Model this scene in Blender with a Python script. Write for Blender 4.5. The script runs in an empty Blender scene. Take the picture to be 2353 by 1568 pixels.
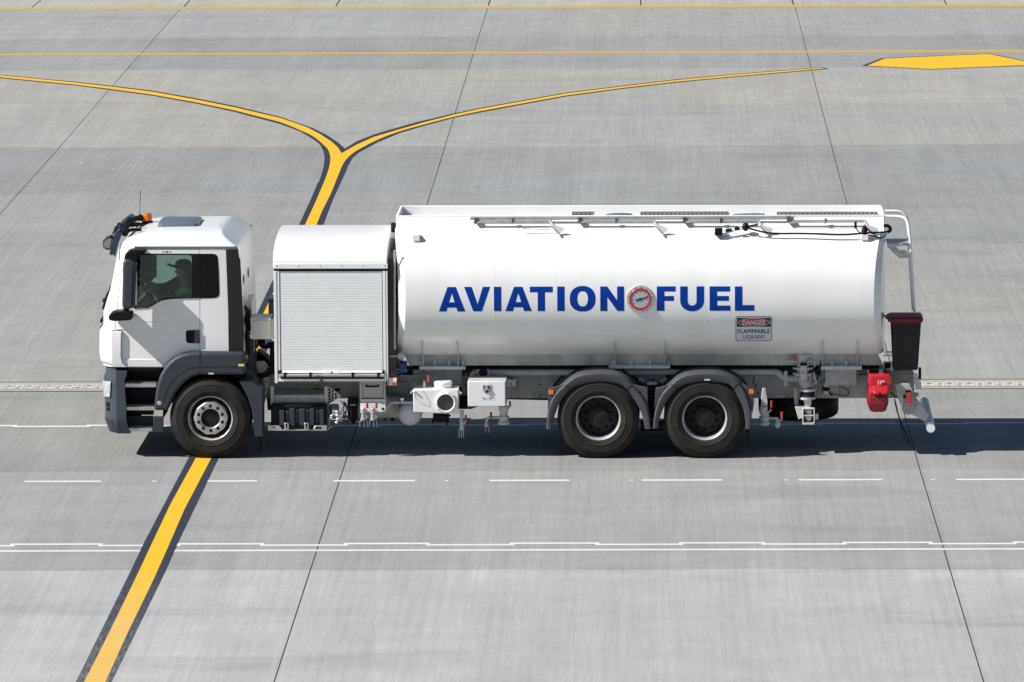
import bpy, bmesh, math, random
from mathutils import Vector, Matrix
from mathutils.geometry import tessellate_polygon
random.seed(7)
S = bpy.context.scene
COL = S.collection
R = math.radians
PI = math.pi

# ------------------------------------------------------------------ camera
FD = 13140.0                       # focal length in units of a 2353 px wide picture
DIST = 73.0
dY = Vector((297, 1944, -FD)).normalized()
dZ = Vector((1, .006, 0)).cross(dY).normalized()
dX = dY.cross(dZ).normalized()
CM = Matrix((dX, dY, dZ))          # camera -> world
K = 2353 / 2560.0
def ray(sx, sy):                   # source pixel -> world ray direction (unit forward)
    return CM @ Vector(((sx*K-1176.5)/FD, -(sy*K-784)/FD, -1))
CAM = -ray(485/K, 1054.6/K) * DIST
YAW = -0.0120
TR = Matrix.Rotation(YAW, 3, 'Z')
TRi = TR.inverted()
camL = TRi @ CAM
def W(sx, sy, Y):                  # point of the truck's own plane y=Y seen at that place of the photo
    d = TRi @ ray(sx, sy)
    t = (Y - camL.y) / d.y
    p = camL + d*t
    return (p.x, p.z)
def G(sx, sy, z=0.0):              # ground point
    d = ray(sx, sy)
    t = (z - CAM.z) / d.z
    p = CAM + d*t
    return (p.x, p.y)
def zf(ox, oy, k):
    return lambda x, y, Y: W(ox + x/k, oy + y/k, Y)
z1 = zf(230, 450, 4.48); z2 = zf(230, 780, 3.92); z3 = zf(640, 530, 5.226); z4 = zf(600, 800, 4.752)
z5 = zf(960, 850, 5.115); z6 = zf(1340, 850, 4.057); z7 = zf(1860, 780, 4.48); z8 = zf(1760, 490, 3.922)
z9 = zf(960, 490, 4.706); z10 = zf(1360, 490, 4.706); z11 = zf(1060, 690, 2.503)
def gz(ox, oy, k):
    return lambda x, y: G(ox + x/k, oy + y/k)
g1 = gz(0, 1100, 2.353); g2 = gz(0, 0, 2.353); g3 = gz(1700, 1100, 2.587); g4 = gz(1560, 0, 2.353)
g5 = gz(1000, 1100, 2.587); g7 = gz(700, 250, 4.706); gs = gz(0, 0, 1.0)

cam = bpy.data.cameras.new('camera'); co = bpy.data.objects.new('camera', cam); COL.objects.link(co)
m4 = CM.to_4x4(); m4.translation = CAM
co.matrix_world = m4
cam.sensor_width = 36; cam.lens = FD/2353*36; cam.clip_end = 9000; cam.clip_start = 1
S.camera = co

# ------------------------------------------------------------------ materials
def nt(m):
    m.use_nodes = True
    t = m.node_tree; t.nodes.clear()
    return t
def N(t, typ, **kw):
    n = t.nodes.new(typ)
    for k, v in kw.items():
        if k.startswith('i_'):
            n.inputs[int(k[2:])].default_value = v
        else: setattr(n, k, v)
    return n
def rgb(c, a=1): return (c[0], c[1], c[2], a)
def mat(name, c, rough=.5, metal=0, var=.12, scale=3, coat=0, coat_r=.06, bump=0, bscale=60, c2=None, stretch=(1, 1, 1), spec=.5, rvar=.1, trans=0, ior=1.45):
    m = bpy.data.materials.new(name); t = nt(m)
    out = N(t, 'ShaderNodeOutputMaterial'); b = N(t, 'ShaderNodeBsdfPrincipled')
    t.links.new(b.outputs[0], out.inputs[0])
    tc = N(t, 'ShaderNodeTexCoord'); mp = N(t, 'ShaderNodeMapping'); mp.inputs['Scale'].default_value = stretch
    t.links.new(tc.outputs['Object'], mp.inputs[0])
    no = N(t, 'ShaderNodeTexNoise'); no.inputs['Scale'].default_value = scale; no.inputs['Detail'].default_value = 6
    t.links.new(mp.outputs[0], no.inputs['Vector'])
    mx = N(t, 'ShaderNodeMix', data_type='RGBA')
    cc = c2 or tuple(v*(1-var) for v in c)
    mx.inputs[6].default_value = rgb(c); mx.inputs[7].default_value = rgb(cc)
    rp = N(t, 'ShaderNodeMapRange'); rp.inputs[1].default_value = .35; rp.inputs[2].default_value = .7
    t.links.new(no.outputs[0], rp.inputs[0]); t.links.new(rp.outputs[0], mx.inputs[0])
    t.links.new(mx.outputs[2], b.inputs['Base Color'])
    rr = N(t, 'ShaderNodeMapRange'); rr.inputs[3].default_value = max(.02, rough-rvar*rough); rr.inputs[4].default_value = min(1, rough+rvar)
    t.links.new(no.outputs[0], rr.inputs[0]); t.links.new(rr.outputs[0], b.inputs['Roughness'])
    b.inputs['Metallic'].default_value = metal
    b.inputs['Coat Weight'].default_value = coat; b.inputs['Coat Roughness'].default_value = coat_r
    b.inputs['Specular IOR Level'].default_value = spec
    b.inputs['Transmission Weight'].default_value = trans; b.inputs['IOR'].default_value = ior
    if bump:
        n2 = N(t, 'ShaderNodeTexNoise'); n2.inputs['Scale'].default_value = bscale; n2.inputs['Detail'].default_value = 4
        t.links.new(mp.outputs[0], n2.inputs['Vector'])
        bp = N(t, 'ShaderNodeBump'); bp.inputs['Strength'].default_value = bump; bp.inputs['Distance'].default_value = .01
        t.links.new(n2.outputs[0], bp.inputs['Height']); t.links.new(bp.outputs[0], b.inputs['Normal'])
    m['bsdf'] = b.name
    return m
M = {}
M['white'] = mat('white_paint', (.86, .865, .865), .35, var=.03, coat=.6, coat_r=.08, bump=.015, bscale=3)
M['tank'] = mat('tank_paint', (.86, .865, .865), .3, c2=(.80, .80, .785), scale=1.5, coat=1.0, coat_r=.05, stretch=(2, 1, .4), bump=.008, bscale=1.5)
M['coaming'] = mat('white_coaming', (.84, .845, .845), .5, var=.05)
M['slat'] = mat('roller_slat', (.87, .885, .89), .38, var=.05, scale=8, coat=.2)
M['alu'] = mat('aluminium', (.62, .63, .64), .35, .85, var=.15, scale=12)
M['steel'] = mat('galvanised_steel', (.56, .57, .57), .42, .6, var=.25, scale=14)
M['chassis'] = mat('chassis_paint', (.52, .53, .51), .55, var=.3, scale=5, c2=(.33, .315, .28), stretch=(1, 1, .5))
M['cream'] = mat('cream_panel', (.56, .54, .48), .5, var=.1)
M['pipe'] = mat('pipe_paint', (.60, .62, .62), .5, var=.22, scale=10)
M['dgrey'] = mat('dark_grey_plastic', (.036, .044, .058), .55, var=.15, scale=9, bump=.05, bscale=400)
M['mgrey'] = mat('mudguard_plastic', (.066, .071, .082), .6, var=.22, scale=7, bump=.05, bscale=300)
M['black'] = mat('black_plastic', (.006, .006, .007), .5, var=.2, spec=.25)
M['matt'] = mat('matt_black', (.008, .008, .009), .9, var=.3, spec=.2)
M['rubber'] = mat('tyre_rubber', (.020, .0195, .019), .85, var=.4, scale=5, c2=(.038, .0355, .033), bump=.1, bscale=90, spec=.25)
M['rim'] = mat('rim_silver', (.62, .62, .62), .4, .5, var=.2, scale=20)
M['hub'] = mat('dark_hub', (.010, .010, .012), .6, var=.4, scale=20)
M['red'] = mat('red_plastic', (.50, .012, .02), .32, var=.12, coat=.6)
M['dred'] = mat('maroon_lid', (.22, .008, .018), .4, var=.1)
M['orange'] = mat('orange_lens', (.85, .20, .01), .2, var=.1, coat=.8)
M['redlens'] = mat('red_lens', (.65, .01, .01), .2, var=.1, coat=.8)
M['handle'] = mat('red_grip', (.45, .06, .03), .5, var=.1)
M['blue'] = mat('blue_box', (.008, .08, .25), .4, var=.3)
M['letter'] = mat('blue_lettering', (.0, .040, .31), .55, var=.02, spec=.15)
M['ink'] = mat('black_ink', (.02, .02, .03), .5, var=.02)
M['signw'] = mat('sign_white', (.62, .65, .72), .45, var=.03)
M['signr'] = mat('sign_red', (.42, .02, .03), .45, var=.03)
M['bin'] = mat('bin_plastic', (.004, .0055, .009), .5, var=.2, bump=.04, bscale=200)
M['vest'] = mat('hi_vis_vest', (.42, .98, .05), .8, var=.1)
M['cloth'] = mat('navy_cloth', (.02, .025, .035), .9, var=.2)
M['skin'] = mat('skin', (.40, .22, .15), .55, var=.1)
M['hair'] = mat('hair', (.02, .015, .012), .8, var=.2)
M['lamp'] = mat('lamp_glass', (.55, .60, .64), .1, var=.45, scale=25, coat=1)
M['brass'] = mat('brass', (.5, .38, .12), .4, .8)
M['ylabel'] = mat('yellow_sticker', (.72, .75, .12), .5, var=.05)
M['visor'] = mat('smoked_visor', (.035, .055, .085), .15, var=.1, coat=1)
M['face'] = mat('dial_face', (.40, .44, .48), .3, var=.05, coat=.5)
M['hatch'] = mat('roof_hatch', (.13, .16, .20), .35, var=.1, coat=.4)
M['mirror'] = mat('mirror_glass', (.35, .37, .38), .06, 1.0, var=.02)

def glass(name, tint, tr):
    m = bpy.data.materials.new(name); t = nt(m)
    out = N(t, 'ShaderNodeOutputMaterial')
    a = N(t, 'ShaderNodeBsdfTransparent'); a.inputs[0].default_value = rgb(tint)
    g = N(t, 'ShaderNodeBsdfGlossy'); g.inputs[1].default_value = .02
    f = N(t, 'ShaderNodeFresnel'); f.inputs[0].default_value = 1.5
    mx = N(t, 'ShaderNodeMixShader')
    t.links.new(f.outputs[0], mx.inputs[0]); t.links.new(a.outputs[0], mx.inputs[1]); t.links.new(g.outputs[0], mx.inputs[2])
    t.links.new(mx.outputs[0], out.inputs[0])
    return m
M['glass'] = glass('tinted_glass', (.72, .83, .80), 1)
M['clear'] = glass('windscreen_glass', (.93, .97, .96), 1)
M['bglass'] = mat('dark_glass', (.003, .004, .006), .06, var=.1, spec=.18)

def perforated():
    m = mat('perforated_grille', (.012, .013, .015), .6)
    t = m.node_tree; b = t.nodes[m['bsdf']]
    tc = N(t, 'ShaderNodeTexCoord'); mp = N(t, 'ShaderNodeMapping'); mp.inputs['Scale'].default_value = (27, .01, 27)
    v = N(t, 'ShaderNodeTexVoronoi'); v.inputs['Scale'].default_value = 1; v.inputs['Randomness'].default_value = 0.0
    t.links.new(tc.outputs['Object'], mp.inputs[0]); t.links.new(mp.outputs[0], v.inputs['Vector'])
    r = N(t, 'ShaderNodeMapRange'); r.inputs[1].default_value = .3; r.inputs[2].default_value = .4
    mx = N(t, 'ShaderNodeMix', data_type='RGBA'); mx.inputs[6].default_value = (.002, .002, .002, 1); mx.inputs[7].default_value = (.011, .012, .014, 1)
    t.links.new(v.outputs['Distance'], r.inputs[0]); t.links.new(r.outputs[0], mx.inputs[0])
    t.links.new(mx.outputs[2], b.inputs['Base Color'])
    return m
M['perf'] = perforated()

# ------------------------------------------------------------------ mesh helpers
class MB:
    def __init__(s): s.bm = bmesh.new()
    def quadring(s, rings, closed=True, cap0=True, cap1=True):
        vs = [[s.bm.verts.new(p) for p in r] for r in rings]
        n = len(vs[0])
        for a, b in zip(vs[:-1], vs[1:]):
            for i in range(n if closed else n-1):
                j = (i+1) % n
                s.bm.faces.new((a[i], a[j], b[j], b[i]))
        if closed and cap0: s.bm.faces.new(list(reversed(vs[0])))
        if closed and cap1: s.bm.faces.new(vs[-1])
        return s
    def box(s, x0, x1, y0, y1, z0, z1):
        if x0 > x1: x0, x1 = x1, x0
        if y0 > y1: y0, y1 = y1, y0
        if z0 > z1: z0, z1 = z1, z0
        return s.quadring([[(x0, y0, z0), (x1, y0, z0), (x1, y1, z0), (x0, y1, z0)], [(x0, y0, z1), (x1, y0, z1), (x1, y1, z1), (x0, y1, z1)]])
    def bx(s, f, xa, ya, xb, yb, y0, y1):       # box from two photo corners on plane y0
        a = f(xa, ya, y0); b = f(xb, yb, y0)
        return s.box(a[0], b[0], y0, y1, a[1], b[1])
    def prism(s, pts, y0, y1, taper=0):         # pts (x,z)
        area = sum(pts[i][0]*pts[(i+1) % len(pts)][1]-pts[(i+1) % len(pts)][0]*pts[i][1] for i in range(len(pts)))
        if area < 0: pts = list(reversed(pts))
        if y0 > y1: y0, y1 = y1, y0
        a = [s.bm.verts.new((x, y0, z)) for x, z in pts]; b = [s.bm.verts.new((x, y1, z)) for x, z in pts]
        s.bm.faces.new(a); s.bm.faces.new(list(reversed(b)))
        n = len(pts)
        for i in range(n):
            j = (i+1) % n
            s.bm.faces.new((a[j], a[i], b[i], b[j]))
        return s
    def px(s, f, pts, y0, y1):                  # prism from photo outline on plane y0
        return s.prism([f(x, y, y0) for x, y in pts], y0, y1)
    def tube(s, path, r, seg=10, cap=True, r1=None):
        path = [Vector(p) for p in path]
        if 3 < len(path) < 20:        # bend pipes and hoses in smooth curves
            fine = []
            for i in range(len(path)-1):
                p0, p1, p2, p3 = path[max(0, i-1)], path[i], path[i+1], path[min(len(path)-1, i+2)]
                L_ = (p2-p1).length
                m1 = (p2-p0); m1 = m1.normalized()*min(L_, m1.length*.5) if m1.length > 1e-6 else p2-p1
                m2 = (p3-p1); m2 = m2.normalized()*min(L_, m2.length*.5) if m2.length > 1e-6 else p2-p1
                for k in range(4):
                    s_ = k/4
                    fine.append(p1*(2*s_**3-3*s_**2+1)+m1*(s_**3-2*s_**2+s_)+p2*(3*s_**2-2*s_**3)+m2*(s_**3-s_**2))
            fine.append(path[-1]); path = fine
        rings = []
        up = Vector((0, 0, 1))
        n = len(path)
        prev = None
        for i, p in enumerate(path):
            d = (path[min(i+1, n-1)] - path[max(i-1, 0)]).normalized()
            if prev is None:
                u = d.cross(up)
                if u.length < .1: u = d.cross(Vector((0, 1, 0)))
                u.normalize()
            else:
                u = (prev - d*prev.dot(d))
                if u.length < 1e-4: u = d.cross(Vector((0, 1, 0)))
                u.normalize()
            prev = u
            v = d.cross(u)
            rr = r if r1 is None else r + (r1-r)*i/(n-1)
            rings.append([p + (u*math.cos(2*PI*k/seg) + v*math.sin(2*PI*k/seg))*rr for k in range(seg)])
        return s.quadring(rings, True, cap, cap)
    def lathe(s, c, prof, axis='Y', seg=48, closed=False):   # prof list of (r, h)
        c = Vector(c); rings = []
        for r, h in prof:
            ring = []
            for k in range(seg):
                a = 2*PI*k/seg
                if axis == 'Y': ring.append(c + Vector((r*math.cos(a), h, r*math.sin(a))))
                elif axis == 'Z': ring.append(c + Vector((r*math.cos(a), r*math.sin(a), h)))
                else: ring.append(c + Vector((h, r*math.cos(a), r*math.sin(a))))
            rings.append(ring)
        if closed: rings.append(rings[0][:])
        return s.quadring(rings, True, not closed, not closed)
    def ball(s, c, r, sc=(1, 1, 1), seg=20):
        m = Matrix.Translation(c) @ Matrix.Diagonal((r*sc[0], r*sc[1], r*sc[2], 1))
        bmesh.ops.create_uvsphere(s.bm, u_segments=seg, v_segments=seg//2+2, radius=1, matrix=m)
        return s
    def mesh(s, name):
        bmesh.ops.remove_doubles(s.bm, verts=s.bm.verts, dist=1e-6)
        bmesh.ops.recalc_face_normals(s.bm, faces=s.bm.faces)
        me = bpy.data.meshes.new(name); s.bm.to_mesh(me); s.bm.free(); return me
    def build(s, name, m, parent=None, bevel=0, ang=38, label=None, seg=2):
        me = s.mesh(name)
        return (part if parent else link)(name, me, m, parent, bevel, ang, label, seg)
def link(name, me, m, parent=None, bevel=0, ang=38, label=None, seg=2):
    if m is not None: me.materials.clear(); me.materials.append(m)
    for p in me.polygons: p.use_smooth = True
    me.set_sharp_from_angle(angle=R(ang))
    o = bpy.data.objects.new(name, me); COL.objects.link(o)
    if parent: o.parent = parent
    if bevel:
        b = o.modifiers.new('bevel', 'BEVEL'); b.width = bevel; b.segments = seg; b.limit_method = 'ANGLE'; b.angle_limit = R(40)
        b.harden_normals = False
    if label: o['label'] = label
    return o
def islands(me):
    par = list(range(len(me.vertices)))
    def find(a):
        while par[a] != a: par[a] = par[par[a]]; a = par[a]
        return a
    for e in me.edges:
        a, b = find(e.vertices[0]), find(e.vertices[1])
        if a != b: par[a] = b
    g = {}
    for i in range(len(par)): g.setdefault(find(i), []).append(i)
    gs = list(g.values())
    bx = []
    for vs in gs:
        c = [me.vertices[i].co for i in vs]
        bx.append(([min(v[k] for v in c) for k in range(3)], [max(v[k] for v in c) for k in range(3)]))
    n = len(gs)
    if n < 2 or n > 200: return [[i for vs in gs for i in vs]]
    q = list(range(n))
    def f2(a):
        while q[a] != a: q[a] = q[q[a]]; a = q[a]
        return a
    size = [max(h[k]-l[k] for k in range(3)) for l, h in bx]
    for i in range(n):
        for j in range(i+1, n):
            gap = math.sqrt(sum(max(0, bx[i][0][k]-bx[j][1][k], bx[j][0][k]-bx[i][1][k])**2 for k in range(3)))
            if gap <= max(.02, .5*max(size[i], size[j])): q[f2(i)] = f2(j)
    out = {}
    for i in range(n): out.setdefault(f2(i), []).extend(gs[i])
    return list(out.values())
def part(name, me, m, parent=None, bevel=0, ang=38, label=None, seg=2):
    # every separate piece becomes an object of its own; the first one is returned
    gr = islands(me)
    if len(gr) < 2: return link(name, me, m, parent, bevel, ang, label, seg)
    first = None
    for vs in gr:
        keep = set(vs); idx = {v: i for i, v in enumerate(sorted(keep))}
        m2 = bpy.data.meshes.new(name)
        m2.from_pydata([me.vertices[v].co[:] for v in sorted(keep)], [], [[idx[v] for v in p.vertices] for p in me.polygons if p.vertices[0] in keep])
        o = link(name, m2, m, parent, bevel, ang, label, seg)
        first = first or o
    bpy.data.meshes.remove(me)
    return first
def empty(name, loc=(0, 0, 0)):
    o = bpy.data.objects.new(name, None); COL.objects.link(o); o.location = loc; o.empty_display_size = .3
    return o
def tag(o, label=None, cat=None, group=None, kind=None):
    if label: o['label'] = label
    if cat: o['category'] = cat
    if group: o['group'] = group
    if kind: o['kind'] = kind
    return o
def boolean(me_a, ops):            # ops: list of (mesh, 'DIFFERENCE'|'INTERSECT')
    a = bpy.data.objects.new('tmp', me_a); COL.objects.link(a); tmp = [a]
    for me, op in ops:
        b = bpy.data.objects.new('tmpb', me); COL.objects.link(b); tmp.append(b)
        b.hide_render = True
        md = a.modifiers.new('b', 'BOOLEAN'); md.object = b; md.operation = op; md.solver = 'EXACT'
    bpy.context.view_layer.update()
    dg = bpy.context.evaluated_depsgraph_get()
    out = bpy.data.meshes.new_from_object(a.evaluated_get(dg))
    for o in tmp: bpy.data.objects.remove(o)
    return out
def rring(x0, x1, y0, y1, z, rf, rb, n=7):       # rounded rectangle at height z; rf front (x0) radius, rb rear radius
    pts = []
    for cx, cy, r, a0 in ((x0+rf, y0+rf, rf, 180), (x1-rb, y0+rb, rb, 270), (x1-rb, y1-rb, rb, 0), (x0+rf, y1-rf, rf, 90)):
        for k in range(n+1):
            a = R(a0 + 90*k/n)
            pts.append((cx + r*math.cos(a), cy + r*math.sin(a), z))
    return pts

# ------------------------------------------------------------------ ground
JX0 = None
p_a = [G(684.2, 1706), G(881.9, 1100), G(1067.6, 511), G(1225, 0)]
p_b = [G(2459.6, 1706), G(2287.5, 1134.8), G(2116.7, 510), G(1982.9, 0)]
XA = sum(p[0] for p in p_a)/4; XB = sum(p[0] for p in p_b)/4
rows_src = [1424, 1177, 770, 611, 366, 172]
row_y = [G(1280, s)[1] for s in rows_src]
DRN = G(1280, 968)[1]


def concrete(name, base=1.0):
    m = bpy.data.materials.new(name); t = nt(m); L = t.links.new
    out = N(t, 'ShaderNodeOutputMaterial'); b = N(t, 'ShaderNodeBsdfPrincipled'); L(b.outputs[0], out.inputs[0])
    tc = N(t, 'ShaderNodeTexCoord'); sp = N(t, 'ShaderNodeSeparateXYZ'); L(tc.outputs['Object'], sp.inputs[0])
    # cast rows of slabs, each batch of concrete with its own grey
    rows = [(-60, (.43, .44, .443)), (-7.64, (.335, .342, .344)), (-.94, (.292, .296, .292)), (5.9, (.335, .338, .328)), (13.64, (.318, .324, .320)),
            (21.06, (.300, .310, .313)), (28.2, (.293, .303, .308)), (35.33, (.355, .358, .347)), (42.7, (.37, .37, .356)),
            (50.1, (.305, .313, .318)), (57.3, (.34, .345, .345)), (G(1280, 19)[1], (.43, .42, .395))]
    prev = None
    for y, c in rows[1:]:
        gt = N(t, 'ShaderNodeMath', operation='GREATER_THAN', i_1=y); L(sp.outputs['Y'], gt.inputs[0])
        mm_ = N(t, 'ShaderNodeMix', data_type='RGBA'); mm_.inputs[7].default_value = rgb(c)
        if prev is None: mm_.inputs[6].default_value = rgb(rows[0][1])
        else: L(prev, mm_.inputs[6])
        L(gt.outputs[0], mm_.inputs[0]); prev = mm_.outputs[2]
    # column offset
    fx = N(t, 'ShaderNodeMath', operation='SUBTRACT', i_1=XA); L(sp.outputs['X'], fx.inputs[0])
    fx2 = N(t, 'ShaderNodeMath', operation='DIVIDE', i_1=7.304); L(fx.outputs[0], fx2.inputs[0])
    fl = N(t, 'ShaderNodeMath', operation='FLOOR'); L(fx2.outputs[0], fl.inputs[0])
    fy = N(t, 'ShaderNodeMath', operation='ADD', i_1=.94); L(sp.outputs['Y'], fy.inputs[0])
    fy2 = N(t, 'ShaderNodeMath', operation='DIVIDE', i_1=7.3); L(fy.outputs[0], fy2.inputs[0])
    fly = N(t, 'ShaderNodeMath', operation='FLOOR'); L(fy2.outputs[0], fly.inputs[0])
    cx = N(t, 'ShaderNodeCombineXYZ'); L(fl.outputs[0], cx.inputs[0]); L(fly.outputs[0], cx.inputs[1])
    wn = N(t, 'ShaderNodeTexWhiteNoise', noise_dimensions='2D'); L(cx.outputs[0], wn.inputs['Vector'])
    val = None
    def layer(sx, sy, amp, detail=3, lo=.3, hi=.7, rot=0, scale=1, off=0, rough=.6):
        nonlocal val
        mp = N(t, 'ShaderNodeMapping'); mp.inputs['Scale'].default_value = (sx, sy, 1); mp.inputs['Rotation'].default_value = (0, 0, rot); mp.inputs['Location'].default_value = (off, off, 0)
        L(tc.outputs['Object'], mp.inputs[0])
        n = N(t, 'ShaderNodeTexNoise', noise_dimensions='2D'); n.inputs['Scale'].default_value = scale; n.inputs['Detail'].default_value = detail; n.inputs['Roughness'].default_value = rough
        L(mp.outputs[0], n.inputs['Vector'])
        r = N(t, 'ShaderNodeMapRange'); r.inputs[1].default_value = lo; r.inputs[2].default_value = hi; r.inputs[3].default_value = 1-amp; r.inputs[4].default_value = 1+amp
        L(n.outputs[0], r.inputs[0])
        if val is None: val = r.outputs[0]
        else:
            mm = N(t, 'ShaderNodeMath', operation='MULTIPLY'); L(val, mm.inputs[0]); L(r.outputs[0], mm.inputs[1]); val = mm.outputs[0]
    r = N(t, 'ShaderNodeMapRange'); r.inputs[3].default_value = .965; r.inputs[4].default_value = 1.035; L(wn.outputs[0], r.inputs[0]); val = r.outputs[0]
    layer(1.6, .10, .055, 5, off=3)            # broad broom lanes away from the viewer
    layer(14, .22, .06, 3, off=9)            # broom texture lengthwise
    layer(.3, .9, .028, 5, off=21)           # wheel lanes across
    layer(1.5, 7, .016, 3, off=31)              # fine cross streaks
    layer(.16, .22, .04, 6, off=5)            # weathering
    layer(1.2, 1.5, .045, 6, off=57)
    layer(45, 1.2, .045, 2, off=77)
    layer(30, 25, .03, 2, off=99)
    # dark rubbery cloud streaks
    mp = N(t, 'ShaderNodeMapping'); mp.inputs['Scale'].default_value = (.12, .55, 1); mp.inputs['Location'].default_value = (4.3, 1.9, 0)
    L(tc.outputs['Object'], mp.inputs[0])
    n = N(t, 'ShaderNodeTexNoise', noise_dimensions='2D'); n.inputs['Scale'].default_value = 1; n.inputs['Detail'].default_value = 8; n.inputs['Roughness'].default_value = .65
    L(mp.outputs[0], n.inputs['Vector'])
    r = N(t, 'ShaderNodeMapRange'); r.inputs[1].default_value = .56; r.inputs[2].default_value = .74; L(n.outputs[0], r.inputs[0])
    mx = N(t, 'ShaderNodeMix', data_type='RGBA'); mx.inputs[7].default_value = (.205, .225, .245, 1)
    mf = N(t, 'ShaderNodeMath', operation='MULTIPLY', i_1=.35); L(r.outputs[0], mf.inputs[0]); L(mf.outputs[0], mx.inputs[0]); L(prev, mx.inputs[6])
    vm = N(t, 'ShaderNodeVectorMath', operation='SCALE'); L(mx.outputs[2], vm.inputs[0]); L(val, vm.inputs['Scale'])
    # warm dusty film patches
    n3 = N(t, 'ShaderNodeTexNoise', noise_dimensions='2D'); n3.inputs['Scale'].default_value = .12; n3.inputs['Detail'].default_value = 4; L(tc.outputs['Object'], n3.inputs['Vector'])
    r3 = N(t, 'ShaderNodeMapRange'); r3.inputs[1].default_value = .4; r3.inputs[2].default_value = .65; r3.inputs[4].default_value = .7; L(n3.outputs[0], r3.inputs[0])
    mw = N(t, 'ShaderNodeMix', data_type='RGBA', blend_type='MULTIPLY'); mw.inputs[7].default_value = (1.03, 1.0, .945, 1)
    L(r3.outputs[0], mw.inputs[0]); L(vm.outputs[0], mw.inputs[6])
    sc = N(t, 'ShaderNodeVectorMath', operation='SCALE'); sc.inputs['Scale'].default_value = base*.87; L(mw.outputs[2], sc.inputs[0])
    L(sc.outputs[0], b.inputs['Base Color'])
    b.inputs['Roughness'].default_value = .8; b.inputs['Specular IOR Level'].default_value = .3
    return m, sc, b
GM, _, _ = concrete('apron_concrete')
gb = MB()
EX = 3500
gb.bm.faces.new([gb.bm.verts.new(p) for p in ((-EX, -EX, 0), (EX, -EX, 0), (EX, EX, 0), (-EX, EX, 0))])
tag(gb.build('ground', GM), 'pale grey concrete airport apron of large square slabs', None, None, 'structure')

def paint(name, c, wear_lo, wear_hi, wear=.9, grad=None, c2=None):
    """paint lying on concrete, worn through in thin streaks"""
    m, src, b = concrete(name)
    t = m.node_tree; L = t.links.new
    tc = N(t, 'ShaderNodeTexCoord'); mp = N(t, 'ShaderNodeMapping'); mp.inputs['Scale'].default_value = (9, 3, 1); L(tc.outputs['Object'], mp.inputs[0])
    n = N(t, 'ShaderNodeTexNoise'); n.inputs['Scale'].default_value = 1; n.inputs['Detail'].default_value = 8; n.inputs['Roughness'].default_value = .75; L(mp.outputs[0], n.inputs['Vector'])
    r = N(t, 'ShaderNodeMapRange'); r.inputs[1].default_value = wear_lo; r.inputs[2].default_value = wear_hi; r.inputs[4].default_value = wear; L(n.outputs[0], r.inputs[0])
    n2 = N(t, 'ShaderNodeTexNoise'); n2.inputs['Scale'].default_value = 1.3; n2.inputs['Detail'].default_value = 5; L(tc.outputs['Object'], n2.inputs['Vector'])
    mc = N(t, 'ShaderNodeMix', data_type='RGBA'); mc.inputs[6].default_value = rgb(c); mc.inputs[7].default_value = rgb(c2 or tuple(v*.85 for v in c)); L(n2.outputs[0], mc.inputs[0])
    mx = N(t, 'ShaderNodeMix', data_type='RGBA'); L(mc.outputs[2], mx.inputs[6]); L(src.outputs[0], mx.inputs[7])
    fac = r.outputs[0]
    if grad:      # older, more worn paint on one slab row
        sp = N(t, 'ShaderNodeSeparateXYZ'); L(tc.outputs['Object'], sp.inputs[0])
        g = N(t, 'ShaderNodeMapRange'); g.inputs[1].default_value = grad[0]; g.inputs[2].default_value = grad[1]; g.inputs[3].default_value = grad[2]; g.inputs[4].default_value = 0; L(sp.outputs['Y'], g.inputs[0])
        n4 = N(t, 'ShaderNodeTexNoise'); n4.inputs['Scale'].default_value = 1; n4.inputs['Detail'].default_value = 9; n4.inputs['Roughness'].default_value = .8
        mp4 = N(t, 'ShaderNodeMapping'); mp4.inputs['Scale'].default_value = (34, 3.5, 1); L(tc.outputs['Object'], mp4.inputs[0]); L(mp4.outputs[0], n4.inputs['Vector'])
        r4 = N(t, 'ShaderNodeMapRange'); r4.inputs[1].default_value = .4; r4.inputs[2].default_value = .66; L(n4.outputs[0], r4.inputs[0])
        mm = N(t, 'ShaderNodeMath', operation='MULTIPLY'); L(g.outputs[0], mm.inputs[0]); L(r4.outputs[0], mm.inputs[1])
        mxx = N(t, 'ShaderNodeMath', operation='MAXIMUM'); L(mm.outputs[0], mxx.inputs[0]); L(fac, mxx.inputs[1]); fac = mxx.outputs[0]
    L(fac, mx.inputs[0]); L(mx.outputs[2], b.inputs['Base Color']); b.inputs['Roughness'].default_value = .65
    return m
PY = paint('yellow_paint', (.74, .41, .012), .60, .85, .7, (-11, -7.4, .65), (.78, .45, .03))
PYF = paint('yellow_paint_worn', (.56, .37, .05), .42, .72, .75)
PYT = paint('yellow_paint_thin', (.66, .37, .03), .55, .85, .5)
PD = paint('dark_border_paint', (.030, .038, .060), .60, .85, .5, (-15, -7.0, .7))
PW = paint('white_paint_marking', (.72, .72, .72), .55, .8, .6)
MJ = mat('joint_sealant', (.045, .045, .055), .8, var=.3)

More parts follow.
